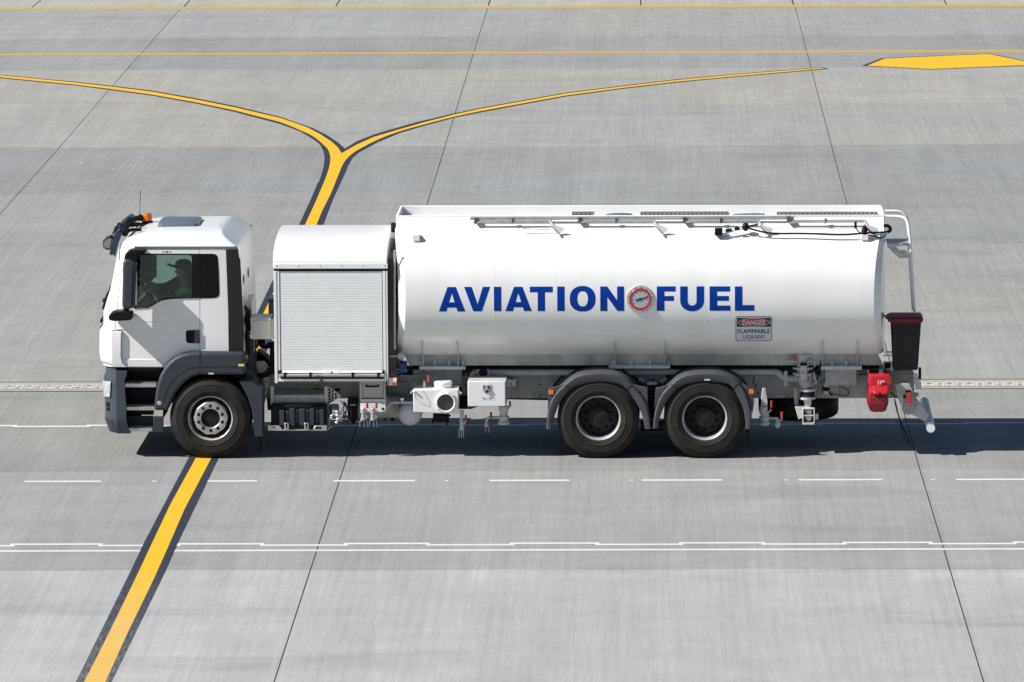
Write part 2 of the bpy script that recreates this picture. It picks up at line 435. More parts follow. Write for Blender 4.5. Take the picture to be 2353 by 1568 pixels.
def flat(name, poly, z, m, label, parent=None):
    me = bpy.data.meshes.new(name)
    tris = tessellate_polygon([[Vector((p[0], p[1], 0)) for p in poly]]); z *= .3
    me.from_pydata([(p[0], p[1], z) for p in poly], [], [tuple(tt) for tt in tris])
    bm = bmesh.new(); bm.from_mesh(me); bmesh.ops.recalc_face_normals(bm, faces=bm.faces)
    for f in bm.faces:
        if f.normal.z < 0: f.normal_flip()
    bm.to_mesh(me); bm.free()
    return tag(link(name, me, m), label, None, None, 'structure')
def smooth(pts, n=5):             # Catmull-Rom through photo points
    out = []
    for i in range(len(pts)-1):
        p0, p1, p2, p3 = (Vector(pts[max(0, min(len(pts)-1, i+k))]) for k in (-1, 0, 1, 2))
        for k in range(n):
            s = k/n
            out.append(tuple(.5*((2*p1) + (p2-p0)*s + (2*p0-5*p1+4*p2-p3)*s*s + (3*p1-p0-3*p2+p3)*s**3)))
    out.append(tuple(pts[-1]))
    return out
def P7(pts): return [(700+x/4.706, 250+y/4.706) for x, y in pts]
def P2(pts): return [(x/2.353, y/2.353) for x, y in pts]
def P1(pts): return [(x/2.353, 1100+y/2.353) for x, y in pts]
def P4(pts): return [(1560+x/2.353, y/2.353) for x, y in pts]
ext = [(1238-(1238-495)*(y-115)/1311, y) for y in (0,)]
# yellow outline (clockwise in the photo from the lower stem, left side)
yl = P1([(360, 1700), (495, 1426), (620, 1180), (810, 790), (880, 640), (1000, 385), (1148, 115)]) + P7([(300, 1459)]) \
   + smooth(P7([(420, 1200), (500, 1010), (530, 940), (575, 810), (592, 720), (588, 650), (560, 580), (500, 520), (390, 430), (230, 355), (100, 300), (0, 262)]), 3) \
   + P2([(1380, 651), (1150, 603), (900, 559), (650, 525), (430, 498), (220, 478), (0, 456), (-400, 420)])
yl_top = P2([(-400, 408), (0, 445), (220, 466), (430, 486), (650, 511), (900, 542), (1150, 587), (1380, 633)]) + \
   P7([(0, 215), (180, 275), (330, 330), (480, 410), (600, 490), (680, 560), (725, 630)])
yr_top = P7([(725, 630), (900, 530), (1100, 440), (1400, 350), (1700, 265), (2050, 175), (2353, 108)]) + [(1414, 234.6)] + P4([(0, 509), (300, 474), (600, 446), (900, 421), (1160, 401)])
yr_bot = P4([(1180, 405), (900, 429), (600, 455), (300, 483), (0, 518)]) + [(1414, 239.6)] + smooth(P7([(2353, 135), (2050, 200), (1700, 290), (1400, 375), (1150, 470), (900, 600), (800, 680), (740, 760), (680, 900), (600, 1100), (500, 1300), (435, 1459)]), 3)
yr = P1([(1238, 118), (1085, 410), (985, 640), (900, 830), (745, 1150), (620, 1426), (485, 1700)])
flat('yellow_line', [G(*p) for p in yl + yl_top + yr_top[1:] + yr_bot + yr], .012, PY, 'branching yellow guide line painted on the concrete')
dl = P1([(300, 1700), (445, 1426), (770, 770), (850, 600), (1105, 115)]) + P7([(230, 1459), (340, 1220), (410, 1060), (438, 985), (455, 970), (480, 900), (515, 780), (525, 680), (510, 600), (470, 530), (400, 470), (230, 370), (0, 285)]) \
   + P2([(1380, 660), (1150, 610), (900, 565), (650, 531), (430, 503), (220, 483), (0, 461), (-400, 425)])
dl_top = P2([(-400, 404), (0, 441), (220, 462), (430, 481), (650, 505), (900, 535), (1150, 579), (1380, 624)]) + P7([(0, 200), (180, 262), (380, 330), (560, 420), (680, 500), (765, 575)])
dr_top = P7([(900, 490), (1100, 410), (1300, 350), (1600, 265), (2050, 160), (2353, 95)]) + [(1414, 232.3)] + P4([(0, 504), (300, 469), (600, 442), (900, 417), (1160, 398), (1205, 404)])
dr_bot = P4([(1180, 409), (900, 433), (600, 459), (300, 488), (0, 523)]) + [(1414, 242)] + P7([(2353, 150), (2050, 212), (1700, 305), (1400, 395), (1150, 500), (930, 620), (850, 690), (800, 780), (750, 900), (680, 1050), (600, 1230), (515, 1459)])
dr = P1([(1280, 120), (1050, 600), (975, 770), (655, 1426), (520, 1700)])
flat('line_border', [G(*p) for p in dl + dl_top + dr_top + dr_bot + dr], .008, PD, 'dark blue-black border under the branching yellow line')
hexy = P4([(1430, 388), (1530, 347), (1860, 331), (2150, 320), (2353, 362), (2440, 381), (2353, 385), (1805, 408)])
flat('yellow_patch', [G(*p) for p in hexy], .012, PY, 'flat yellow arrow-shaped marking at the upper right')
flat('patch_border', [G(*p) for p in P4([(1398, 389), (1515, 344), (1860, 328), (2158, 317), (2353, 358), (2460, 382), (2353, 388), (1805, 411)])], .008, PD, 'thin dark border under the yellow arrow-shaped marking')
def band(name, l, r, wl, wr, m, label, z=.008, ext=900):
    # long straight line between two photo points, wl/wr = half thickness in photo pixels
    a = [G(l[0], l[1]-wl), G(r[0], r[1]-wr), G(r[0], r[1]+wr), G(l[0], l[1]+wl)]
    d = Vector(a[1])-Vector(a[0]); e = Vector(a[2])-Vector(a[3])
    q = [Vector(a[0])-d*ext/2560, Vector(a[1])+d*ext/2560, Vector(a[2])+e*ext/2560, Vector(a[3])-e*ext/2560]
    return flat(name, q, z, m, label)
band('far_yellow_line', (0, 22.3), (2560, 14.2), 3.2, 3.2, PYF, 'broad worn yellow line along the far edge of the apron')
band('far_yellow_line', (0, 137.2), (2560, 128), 1.9, 1.9, PYT, 'thin yellow line crossing behind the truck, second from the top')
band('white_line', (0, 1378.4), (2560, 1372.9), 1.9, 1.9, PW, 'straight solid white line in the foreground', .006)
def zig(name, brk, yf, up0, label, h=1.8, step=3.6):
    pts_t, pts_b = [], []
    up = up0; x0 = brk[0]; segs = []
    for a, b in zip(brk[:-1], brk[1:]):
        segs.append((a, b, up)); up = not up
    for a, b, u in segs:
        y = (0 if u else step)
        pts_t += [(a - (3 if not u else -4) , yf(a)+y-h), (b + (3 if not u else -4), yf(b)+y-h)]
        pts_b += [(a - (3 if u else -4), yf(a)+y+h), (b + (3 if u else -4), yf(b)+y+h)]
    o = []
    for a, b, u in segs: pass
    bm = MB()
    for a, b, u in segs:
        y = 0 if u else step
        c = [G(a-5, yf(a)+y-h), G(b+5, yf(b)+y-h), G(b+5, yf(b)+y+h), G(a-5, yf(a)+y+h)]
        z = .0018 if u else .0020
        bm.bm.faces.new([bm.bm.verts.new((p[0], p[1], z)) for p in reversed(c)])
    o = bm.build(name, PW)
    for f in o.data.polygons: pass
    return tag(o, label, None, None, 'structure')
zig('stepped_white_line', [-185, 31, 251, 446, 655, 866, 1070, 1280, 1493, 1702, 1909, 2111, 2327, 2537, 2750], lambda x: 1361.6-(x/2560)*5.4, False, 'white line with small regular steps beside the solid foreground line')
zig('stepped_white_line', [38-183+i*183 for i in range(17)], lambda x: 1064.8-(x/2560)*7.5, True, 'white line with small steps running behind the truck wheels', 1.5, 2.2)
mb = MB()
for a, b in ((61, 253), (450, 643), (833, 1037), (1224, 1424), (1604, 1807), (1996, 2206), (2390, 2596), (386-5, 386+5), (1112, 1121), (1574, 1584), (1961, 1970), (2328, 2337)):
    h = 1.7 if b-a > 30 else 1.1
    c = [G(x, 1204.5-(x/2560)*5.5 + d) for x, d in ((a, -h), (b, -h), (b, h), (a, h))]
    mb.bm.faces.new([mb.bm.verts.new((p[0], p[1], .0018)) for p in reversed(c)])
tag(mb.build('dashed_white_line', PW), 'dashed white line just in front of the truck', None, None, 'structure')
# joints: sealed lengthwise joints, each slab's piece very slightly off line
mb = MB()
def strip(pts, w):
    for (a, b) in zip(pts[:-1], pts[1:]):
        mb.bm.faces.new([mb.bm.verts.new(p) for p in ((a[0]-w, a[1], .0012), (a[0]+w, a[1], .0012), (b[0]+w, b[1], .0012), (b[0]-w, b[1], .0012))])
rnd = random.Random(3)
YS = [-45, -37, -29.5, -22.3, -15, -7.64, -.94, 5.88, 13.64, 21.06, 28.2, 35.33, 42.7, 50.1, 57.3, G(1280, 19)[1]]
def jx(base, meas):
    res = []
    for y in YS:
        if meas:
            pr = sorted(meas, key=lambda p: p[1])
            if y <= pr[0][1]: x = pr[0][0]
            elif y >= pr[-1][1]: x = pr[-1][0]
            else:
                for p, q in zip(pr[:-1], pr[1:]):
                    if p[1] <= y <= q[1]: x = p[0]+(q[0]-p[0])*(y-p[1])/(q[1]-p[1])
        else: x = base + rnd.uniform(-.02, .02)
        res.append((x, y))
    return res
mc = [G(31.9, 500), G(148.7, 369), G(316.6, 174), G(471.7, 0)]
strip(jx(XA, p_a), .0068); strip(jx(XB, p_b), .0068); strip(jx(0, mc), .0068)
for k in (-4, -3, -2, 2, 3, 4): strip(jx(XA+7.304*k, None), .011)
yt = YS[-1]
for k in range(-14, 16):
    x = p_a[3][0] + 3.67*k
    strip([(x, yt), (x+rnd.uniform(-.02, .02), yt+30), (x, yt+120)], .016)
tag(mb.build('slab_joints', MJ), 'dark straight sealed joints between the concrete slabs', None, None, 'structure')
mb = MB()
for y in YS[:-1]:
    if abs(y-5.88) < .1: continue
    x = -30
    while x < 40:
        L_ = rnd.uniform(.4, 3)
        if rnd.random() < .8:
            w = rnd.uniform(.003, .008)
            mb.bm.faces.new([mb.bm.verts.new(p) for p in ((x, y-w, .001), (x+L_, y-w, .001), (x+L_, y+w, .001), (x, y+w, .001))])
        x += L_
MJ2 = mat('cross_joint', (.22, .225, .23), .8, var=.4, scale=2)
tag(mb.build('cross_joints', MJ2), 'hairline cross joints between rows of concrete slabs', None, None, 'structure')
# light scuffs and specks
mb = MB()
for sx, sy, w in ((2090/2.353, 1288, 4), (1905/2.353, 1585, 7), (480/2.353, 409, 5), (670/2.353, 423, 3.5), (310/2.353, 455, 5), (1560+1125/2.353, 416, 4), (1560+990/2.353, 210.5, 3.5), (1560+905/2.353, 49, 3.5), (1560+100/2.353, 88, 5), (1560+1060/2.353, 306, 3), (175, 700, 4), (130, 1012, 3)):
    c = [G(sx+a*w*rnd.uniform(.6, 1), sy+b*.7*rnd.uniform(.6, 1)) for a, b in ((-1, -.2), (-.3, -1), (1, -.5), (.7, .8), (-.6, 1))]
    mb.bm.faces.new([mb.bm.verts.new((p[0], p[1], .0015)) for p in reversed(c)])
tag(mb.build('paint_specks', PW), 'scattered tiny white paint specks on the concrete', None, None, 'structure')

# drain channel: bed, then slotted cover plates
dy0 = G(1280, 974.0)[1]; dy1 = G(1280, 954.0)[1]
sl = (G(2400, 966)[1]-G(100, 966)[1])
ya = lambda x: 0
mb = MB()
x0, x1 = -16, 26
def DY(x, k):        # k: 0 near .. 1 far, the channel runs parallel to the slab rows in the photo
    a = G(100, 979-22*k); b = G(2420, 972-22*k)
    return a[1]+(b[1]-a[1])*(x-a[0])/(b[0]-a[0])
def dq(mb, xa, xb, ka, kb, z):
    mb.bm.faces.new([mb.bm.verts.new(p) for p in ((xa, DY(xa, ka), z), (xb, DY(xb, ka), z), (xb, DY(xb, kb), z), (xa, DY(xa, kb), z))])
dq(mb, x0, x1, 0, 1, .004)
MDB = mat('channel_bed', (.38, .37, .35), .8, var=.15)
root = empty('drain_channel', (0, DY(0, .5), 0)); tag(root, 'slotted drain channel crossing the apron behind the truck', None, None, 'structure')
def chd(o):
    o.parent = root; o.matrix_parent_inverse = Matrix.Translation((0, -DY(0, .5), 0)); return o
chd(mb.build('channel_bed', MDB))
mb = MB(); dq(mb, x0, x1, -.05, .0, .0045); dq(mb, x0, x1, 1.0, 1.07, .0045)
chd(mb.build('channel_joint', MJ))
mb = MB(); md = MB()
x = x0; i = 0
while x < x1:
    dq(mb, x+.004, x+.134, .2, .68, .009)
    if i % 2:
        dq(md, x+.03, x+.085, .30, .36, .0115); dq(md, x+.045, x+.10, .50, .545, .0115)
    else:
        dq(md, x+.03, x+.095, .50, .57, .0115); dq(md, x+.02, x+.07, .30, .33, .0115)
    if i % 31 == 12: dq(md, x+.02, x+.11, .25, .5, .012)
    x += .138; i += 1
chd(mb.build('cover_plate', mat('cast_plate', (.58, .55, .49), .6, var=.15)))
chd(md.build('slot', M['matt']))

# ------------------------------------------------------------------ light
w = bpy.data.worlds.new('World'); S.world = w; w.use_nodes = True
t = w.node_tree; bg = t.nodes['Background']
sky = t.nodes.new('ShaderNodeTexSky'); sky.sky_type = 'NISHITA'; sky.sun_disc = False
SUN = Vector((-1.05, -.31, 1.0)).normalized()
sky.sun_elevation = math.asin(SUN.z); sky.sun_rotation = math.atan2(SUN.x, SUN.y) % (2*PI)
sky.air_density = 1.0; sky.dust_density = .5; sky.ozone_density = 2.5
t.links.new(sky.outputs[0], bg.inputs[0]); bg.inputs[1].default_value = .042
sl = bpy.data.lights.new('sun', 'SUN'); sl.energy = 5.0; sl.angle = R(.53); sl.color = (1, .965, .91)
so = bpy.data.objects.new('sun', sl); COL.objects.link(so); so.rotation_euler = SUN.to_track_quat('Z', 'Y').to_euler(); so.location = SUN*50
S.view_settings.view_transform = 'Standard'; S.view_settings.look = 'None'; S.view_settings.exposure = 0.42; S.view_settings.gamma = 1

# ================================================================== FUEL TRUCK
truck = empty('fuel_truck'); truck.rotation_euler = (0, 0, YAW)
tag(truck, 'white aviation fuel tanker truck with roller-door cabinet driving on the apron', 'truck')
T = truck
WID = 2.5
def far(y): return WID - y

# ---------------- wheels
def tyre_prof(y0, w, r=.522, s=1):
    p = [(.285, .03), (.292, .006), (.31, -.004), (.345, -.012), (.352, -.017), (.356, -.012), (.40, -.014), (.43, -.010), (.434, -.014), (.44, -.009), (.475, .004), (.498, .022), (.503, .020), (.512, .034), (r, .052)]
    g = []
    n = 5
    for i in range(n):
        a = .052 + (w-.104)*i/(n-1)
        if 0 < i < n-1: g += [(r, a-.008), (r-.012, a-.007), (r-.012, a+.007), (r, a+.008)]
    q = [(rr, w-yy) for rr, yy in reversed(p)]
    return [(rr, y0+s*yy) for rr, yy in p+g+q]
def disc_front(o, c, s):
    # convex aluminium flange with ten nuts round a dark hub
    rim = MB().lathe(c, [(.262, s*.10), (.268, s*.02), (.274, s*.006), (.284, s*-.006), (.292, s*.004), (.290, s*.10)], closed=True)
    ro = rim.build('rim', M['rim'], o)
    MB().lathe(c, [(.0, s*.14), (.262, s*.14), (.262, s*.11), (.235, s*.12), (.205, s*.10), (.0, s*.10)]).build('wheel_disc', M['hub'], o)
    fl = MB(); n = 60; rings = []
    def scal(r, k): return r*(1+.028*(1 if math.cos(10*2*PI*k/n) > .2 else 0))
    for r, h, sc_ in ((.212, .085, 1), (.212, .02, 1), (.203, .006, 1), (.190, .0, 0), (.128, -.002, 0), (.120, .006, 0), (.118, .08, 0)):
        rings.append([Vector(c)+Vector(((scal(r, k) if sc_ else r)*math.cos(2*PI*k/n), s*h, (scal(r, k) if sc_ else r)*math.sin(2*PI*k/n))) for k in range(n)])
    fl.quadring(rings, cap0=False, cap1=False)
    fl.build('hub_flange', M['alu'], o, ang=50)
    MB().lathe(c, [(0, s*.018), (.06, s*.018), (.075, s*.03), (.112, s*.04), (.119, s*.07)], seg=32).build('hub_cap', M['hub'], o)
    nb = MB()
    for k in range(10):
        a = 2*PI*(k+.5)/10
        p = Vector(c)+Vector((.158*math.cos(a), 0, .158*math.sin(a)))
        nb.lathe(p, [(.0, s*-.004), (.021, s*-.004), (.024, s*.0), (.024, s*.004), (0, s*.004)], seg=14)
        nb.lathe(p, [(.0, s*-.022), (.011, s*-.022), (.015, s*-.018), (.015, s*.004), (0, s*.004)], seg=6)
    nb.build('wheel_nut', M['hub'], o, ang=30)
def disc_rear(o, c, s):
    MB().lathe(c, [(.258, s*.19), (.262, s*.06), (.266, s*.02), (.274, s*.006), (.284, s*-.008), (.293, s*.004), (.290, s*.19)], closed=True, seg=64).build('rim', M['rim'], o)
    MB().lathe(c, [(0, s*.24), (.262, s*.24), (.262, s*.175), (.235, s*.17), (.20, s*.155), (.15, s*.15), (.135, s*.14), (.128, s*.06), (.10, s*.045), (.0, s*.040)], seg=48).build('wheel_disc', M['hub'], o)
    nb = MB()
    for k in range(10):
        a = 2*PI*(k+.5)/10
        p = Vector(c)+Vector((.172*math.cos(a), s*.13, .172*math.sin(a)))
        nb.lathe(p, [(0, -s*.02), (.012, -s*.02), (.017, -s*.01), (.017, s*.03), (0, s*.03)], seg=6)
        a = 2*PI*k/10
    nb.build('wheel_nut', M['black'], o, ang=30)
    hb = MB()
    for k in range(10):
        a = 2*PI*k/10
        p = Vector(c)+Vector((.222*math.cos(a), s*.166, .222*math.sin(a)))
        hb.lathe(p, [(0, -s*.004), (.017, -s*.004), (.017, s*.004), (0, s*.004)], seg=12)
    hb.build('vent_hole', M['matt'], o)
fx, fz = z2(1162, 1080, 0.02)
r1x, r1z = z6(633, 829, 0.02)
r2x, r2z = z6(1712, 832, 0.02)
WR = .522
def wheel(x, side, dual, front=False):
    s = 1 if side == 0 else -1
    y0 = .0 if side == 0 else WID
    c = (x, y0, WR)
    o = MB().lathe(c, tyre_prof(0, .315, s=s), closed=False, seg=72).build('wheel', M['rubber'], T, ang=45)
    # hollow tyre: remove caps
    bm = bmesh.new(); bm.from_mesh(o.data)
    big = [f for f in bm.faces if len(f.verts) > 8]; bmesh.ops.delete(bm, geom=big, context='FACES'); bm.to_mesh(o.data); bm.free()
    (disc_front if front else disc_rear)(o, (x, y0+s*(.01), WR), s)
    if dual:
        MB().lathe((x, y0+s*.34, WR), tyre_prof(0, .30, s=s), seg=48).build('inner_tyre', M['rubber'], o, ang=45)
for side in (0, 1):
    wheel(fx, side, False, True); wheel(r1x, side, True); wheel(r2x, side, True)
axle = MB()
for x in (fx, r1x, r2x):
    axle.tube([(x, .35, .5), (x, 2.15, .5)], .075, 14)
    if x != fx: axle.ball((x, 1.25, .5), .24, (1, .8, 1))
axle.tube([(fx+.6, 1.25, .7), (r1x, 1.25, .6)], .06, 12)
axle.build('axle', M['black'], T)

# ---------------- chassis
ry = .82
ch = MB()
xr0 = z2(1100, 900, ry)[0]; xr1 = z7(1905, 800, ry)[0]
zt = z5(1700, 455, ry)[1]; zb = z5(1700, 748, ry)[1]
for y, s in ((ry, 1), (far(ry), -1)):
    ch.box(xr0, xr1, y, y+s*.012, zb, zt); ch.box(xr0, xr1, y+s*.012, y+s*.08, zt-.012, zt); ch.box(xr0, xr1, y+s*.012, y+s*.08, zb, zb+.012)
ch.build('chassis_rail', M['chassis'], T, .003)
cm = MB()
for x in (xr0+.2, 1.2, 2.6, 3.8, r1x, r1x+.68, r2x, 7.2, 8.0, xr1-.1): cm.box(x, x+.09, ry+.01, far(ry)-.01, zb+.05, zt-.05)
cm.build('cross_member', M['chassis'], T)
hb = MB()
for f, pts in ((z5, [(1660+98*i, 708) for i in range(5)] + [(1760+95*i, 535) for i in range(5)] + [(1050, 435), (1105, 435), (65, 715), (120, 715), (175, 715), (230, 715), (390, 540), (440, 540)]),
               (z7, [(318, 780), (358, 780), (440, 780), (530, 780), (572, 780), (318, 935), (358, 935), (440, 935), (530, 935), (1690, 785), (1310, 920)]),
               (z4, [(480+60*i, 748) for i in range(8)] + [(880, 745), (820, 745), (1240, 905), (1310, 905), (1380, 905), (1780, 900), (1840, 900), (1895, 900)])):
    for x, y in pts:
        a = f(x, y, ry)
        hb.lathe((a[0], ry-.006, a[1]), [(0, -.008), (.013, -.008), (.013, .007), (0, .007)], seg=8)
hb.build('rail_bolt', M['pipe'], T)
hb = MB()
for f, pts in ((z5, [(2000, 573), (2000, 708), (1040, 578), (965, 578)]), (z7, [(862, 785), (1730, 708)]), (z6, [(2250, 540)])):
    for x, y in pts:
        a = f(x, y, ry); hb.lathe((a[0], ry-.001, a[1]), [(0, -.003), (.011, -.003), (.011, .003), (0, .003)], seg=8)
for x, y in ((910, 830), (1155, 830)):
    a = z4(x, y, ry); hb.box(a[0]-.035, a[0]+.035, ry-.004, ry+.003, a[1]-.018, a[1]+.018)
hb.build('rail_hole', M['matt'], T)

# ---------------- tank
TH, TW, TN = .875, 1.25, 2.25
a_top = W(1300, 585, .45)[1]; a_bot = W(1300, 886, .47)[1]
TZ = (a_top + a_bot)/2
hh = (a_top - a_bot)/2
TH = hh/(1-(.80/1.25)**TN)**(1/TN)
def tank_y(z):
    q = min(1, abs((z-TZ)/TH))
    return 1.25 - TW*(1-q**TN)**(1/TN)
xL = W(907, 600, .9)[0]; xR = W(2035/K, 600, .9)[0]
xR = z8(1783, 800, 1.0)[0]; xL = z9(133, 800, 1.0)[0]
sect = []          # y,z of near half from top to bottom
CY = .72; CZ = z9(1500, 232, CY)[1]
top_y = .45
zz = [a_top + (a_bot-a_top)*(1-math.cos(PI*i/48))/2 for i in range(49)]
near = [(tank_y(z), z) for z in zz]
shell = [(CY, CZ-.13)] + near
full = shell + [(WID-y, z) for y, z in reversed(shell)]
bul = .10
def endx(y, z, s, k):    # end surface: bowed outward in plan, x for ring scale
    d = abs(y-1.25)/1.25
    return (xR - bul*d**2.2) if s > 0 else (xL + bul*d**2.2)
def ring_at(sc, s, dx):
    out = []
    for y, z in full:
        yy = 1.25+(y-1.25)*sc; z2_ = TZ+(z-TZ)*sc
        dd = dx*(.45+.55*(abs(y-1.25)/1.25)**2) if dx > 0 else 0
        out.append((endx(yy, z2_, s, 0) - s*dd, yy, z2_))
    return out
bm = MB()
rings = []
kn = [(1, .08), (.952, .0), (.8, -.02), (.6, -.035), (.4, -.045), (.2, -.05), (.02, -.05)]
for sc, dx in reversed(kn): rings.append(ring_at(sc, -1, dx))
for i in range(1, 12):
    rings.append([(a[0]+(b[0]-a[0])*i/12, a[1], a[2]) for a, b in zip(ring_at(1, -1, .08), ring_at(1, 1, .08))])
for sc, dx in kn: rings.append(ring_at(sc, 1, dx))
bm.quadring(rings)
tank = bm.build('tank', M['tank'], T, ang=24)
# seams
sm = MB()
for x in (z11(440, 150, 0)[0], z11(1757, 150, 0)[0]):
    pts = [(x, y+.0005, z) for y, z in near[3:-6]]
    sm.tube(pts, .0022, 6)
sm.build('weld_seam', M['tank'], tank)
# coaming: sloping plate then upright lip, both sides, closed at the ends
cmg = MB()
xc0 = z9(150, 230, CY)[0]; xc1 = z8(1765, 180, CY)[0]
for s in (0, 1):
    f = (lambda y: y) if s == 0 else far
    P = [(f(.452), a_top+.004), (f(CY), CZ-.03), (f(CY), CZ), (f(CY+.03), CZ), (f(CY+.03), CZ-.16), (f(.50), a_top-.01)]
    cmg.quadring([[(xc0, y, z) for y, z in P], [(xc1, y, z) for y, z in P]])
cmg.build('walkway_coaming', M['coaming'], tank, .006)
ce = MB()
ce.box(xc0-.01, xc0+.02, CY+.03, far(CY+.03), CZ-.16, CZ+.0)
ce.box(xc1-.02, xc1+.01, CY+.03, far(CY+.03), CZ-.16, CZ-.02)
ce.build('coaming_end', M['coaming'], tank, .004)
gus = MB()
for y in (CY+.031, far(CY+.031)-.01):
    gus.prism([(xc0, CZ-.01), (xc0+.30, CZ-.13), (xc0, CZ-.13)], y, y+.01)
gus.build('corner_gusset', M['coaming'], tank)
# walkway steps and hatches standing in the trough
gr = MB()
for f, a, b in ((z10, 330, 595), (z10, 1135, 2175), (z8, 715, 1705)):
    yy = 1.15
    xa = f(a, 190, yy)[0]; xb = f(b, 190, yy)[0]; z_t = f(a, 187 if f is z10 else 158, yy+.12)[1]
    x = xa
    while x < xb-.02:
        gr.box(x, x+.016, yy, yy+.12, z_t-.03, z_t)
        gr.box(x, x+.055, yy, yy+.012, z_t-.02, z_t-.012)
        x += .055
    gr.box(xa, xb, yy, yy+.012, z_t-.008, z_t+.002); gr.box(xa, xb, yy, yy+.012, z_t-.03, z_t-.022)
    gr.box(xa, xb, yy+.108, yy+.12, z_t-.008, z_t+.002)
gr.build('step_grating', mat('grating_steel', (.14, .14, .15), .5, .3), tank)
hc = MB()
for f, x0_, x1_, yt_ in ((z10, 720, 1045, 193), (z8, 345, 610, 163), (z10, 2290, 2353, 196)):
    a = f(x0_, yt_, 1.1); b = f(x1_, yt_, 1.1)
    xm, rr = (a[0]+b[0])/2, (b[0]-a[0])/2
    rr = max(rr, .12)
    a = (a[0], a[1]-.03)
    hc.lathe((xm, 1.25, a[1]-.02), [(0, .012), (rr*.5, .012), (rr*.9, .006), (rr, -.004), (rr, -.03), (0, -.03)], 'Z', 28)
    hc.box(xm-rr*.1, xm+rr*.9, 1.15, 1.2, a[1]-.02, a[1]+.005)
hc.build('manhole_cover', M['hatch'], tank, .003)
# skirt under tank
sk = MB()
sy = .47
s0 = z5(262, 190, sy); s1 = z7(1560, 595, sy)
zs0 = z5(1200, 185, sy)[1]; zs1 = z5(1200, 328, sy)[1]
sk.prism([(s0[0], zs0), (z7(1500, 470, sy)[0], zs0), (s1[0], zs1), (s0[0]+.06, zs1)], sy, sy+.03)
sk.prism([(s0[0], zs0), (z7(1500, 470, sy)[0], zs0), (s1[0], zs1), (s0[0]+.06, zs1)], far(sy+.03), far(sy))
sk.build('tank_skirt', M['chassis'], T, .004)
dk = MB().box(s0[0]+.1, s1[0]-.05, sy+.08, far(sy+.08), zs1-.06, zs1+.06).build('subframe', M['matt'], T)
# tank cradles: bands with feet
def cradle(f, xa, xb, yt_, yb, px0, px1, py0, py1, pins, pinz):
    c = MB()
    for xx in (xa, xb):
        x = f(xx, (yt_+yb)/2, .2)[0]
        ztop = f(xx, yt_, .06)[1]; zbot = f(xx, yb, .35)[1]
        n = 10; inner = []; outer = []
        for i in range(n+1):
            z = ztop + (zs1-ztop)*i/n
            y = tank_y(max(z, a_bot)) if z > a_bot else sy
            inner.append((x, min(y+.02, .6), z)); outer.append((x, max(0.02, min(y-.045, .42)) if z > a_bot else sy-.09, z))
        for k in range(n):
            for q in (-.006, .006): pass
            v = [c.bm.verts.new((p[0]-.006, p[1], p[2])) for p in (inner[k], inner[k+1], outer[k+1], outer[k])]
            u = [c.bm.verts.new((p[0]+.006, p[1], p[2])) for p in (inner[k], inner[k+1], outer[k+1], outer[k])]
            c.bm.faces.new(v); c.bm.faces.new(list(reversed(u)))
            for i in range(4): c.bm.faces.new((v[i], u[i], u[(i+1) % 4], v[(i+1) % 4]))
    yp = .36
    a = f(px0, py0, yp); b = f(px1, py1, yp)
    c.box(a[0], b[0], yp, .75, b[1], a[1])
    for p in pins:
        q = f(p, pinz, sy-.01); c.tube([(q[0], sy-.02, a[1]), (q[0], sy-.02, q[1])], .022, 10)
    c.box(a[0]+.06, b[0]-.06, .70, .80, b[1]-.25, b[1])
    c.build('tank_cradle', M['pipe'], T, .003)
cradle(z5, 490, 938, 35, 320, 450, 1040, 343, 380, (478, 650, 835, 1007), 262)
cradle(z6, 800, 1310, 28, 280, 738, 1360, 262, 292, (785, 962, 1155, 1340), 205)
cradle(z7, 880, 1273, 340, 600, 862, 1320, 612, 650, (985, 1143, 1297), 545)

# lettering
def glyph(ch):
    A = [[(0, 0), (.36, 1), (.705, 1), (1.085, 0), (.765, 0), (.72, .16), (.355, .16), (.31, 0)], [(.425, .375), (.65, .375), (.535, .74)]]
    Vv = [[(0, 1), (.31, 1), (.55, .29), (.765, 1), (1.07, 1), (.72, 0), (.37, 0)]]
    I = [[(0, 0), (0, 1), (.305, 1), (.305, 0)]]
    Tt = [[(0, 1), (.94, 1), (.94, .77), (.62, .77), (.62, 0), (.32, 0), (.32, .77), (0, .77)]]
    def se(cx, cy, a, b, p, n=40): return [(cx+a*math.copysign(abs(math.cos(2*PI*i/n))**(2/p), math.cos(2*PI*i/n)), cy+b*math.copysign(abs(math.sin(2*PI*i/n))**(2/p), math.sin(2*PI*i/n))) for i in range(n)]
    O = [se(.53, .5, .53, .525, 2.25), se(.53, .5, .215, .31, 2.3)]
    Nn = [[(0, 0), (0, 1), (.29, 1), (.69, .44), (.69, 1), (.98, 1), (.98, 0), (.70, 0), (.29, .57), (.29, 0)]]
    F = [[(0, 0), (0, 1), (.77, 1), (.77, .79), (.31, .79), (.31, .61), (.70, .61), (.70, .41), (.31, .41), (.31, 0)]]
    U = [[(0, 1), (.31, 1), (.31, .40)] + [(.49+.18*math.cos(R(180+a)), .40+.19*math.sin(R(180+a))) for a in range(15, 180, 15)] + [(.67, .40), (.67, 1), (.98, 1), (.98, .40)]
         + [(.49+.49*math.cos(R(-a)), .40+.425*math.sin(R(-a))) for a in range(15, 180, 15)] + [(0, .40)]]
    E = [[(0, 0), (0, 1), (.84, 1), (.84, .79), (.31, .79), (.31, .61), (.79, .61), (.79, .41), (.31, .41), (.31, .215), (.85, .215), (.85, 0)]]
    Ll = [[(0, 0), (0, 1), (.31, 1), (.31, .235), (.80, .235), (.80, 0)]]
    return {'A': A, 'V': Vv, 'I': I, 'T': Tt, 'O': O, 'N': Nn, 'F': F, 'U': U, 'E': E, 'L': Ll}[ch]
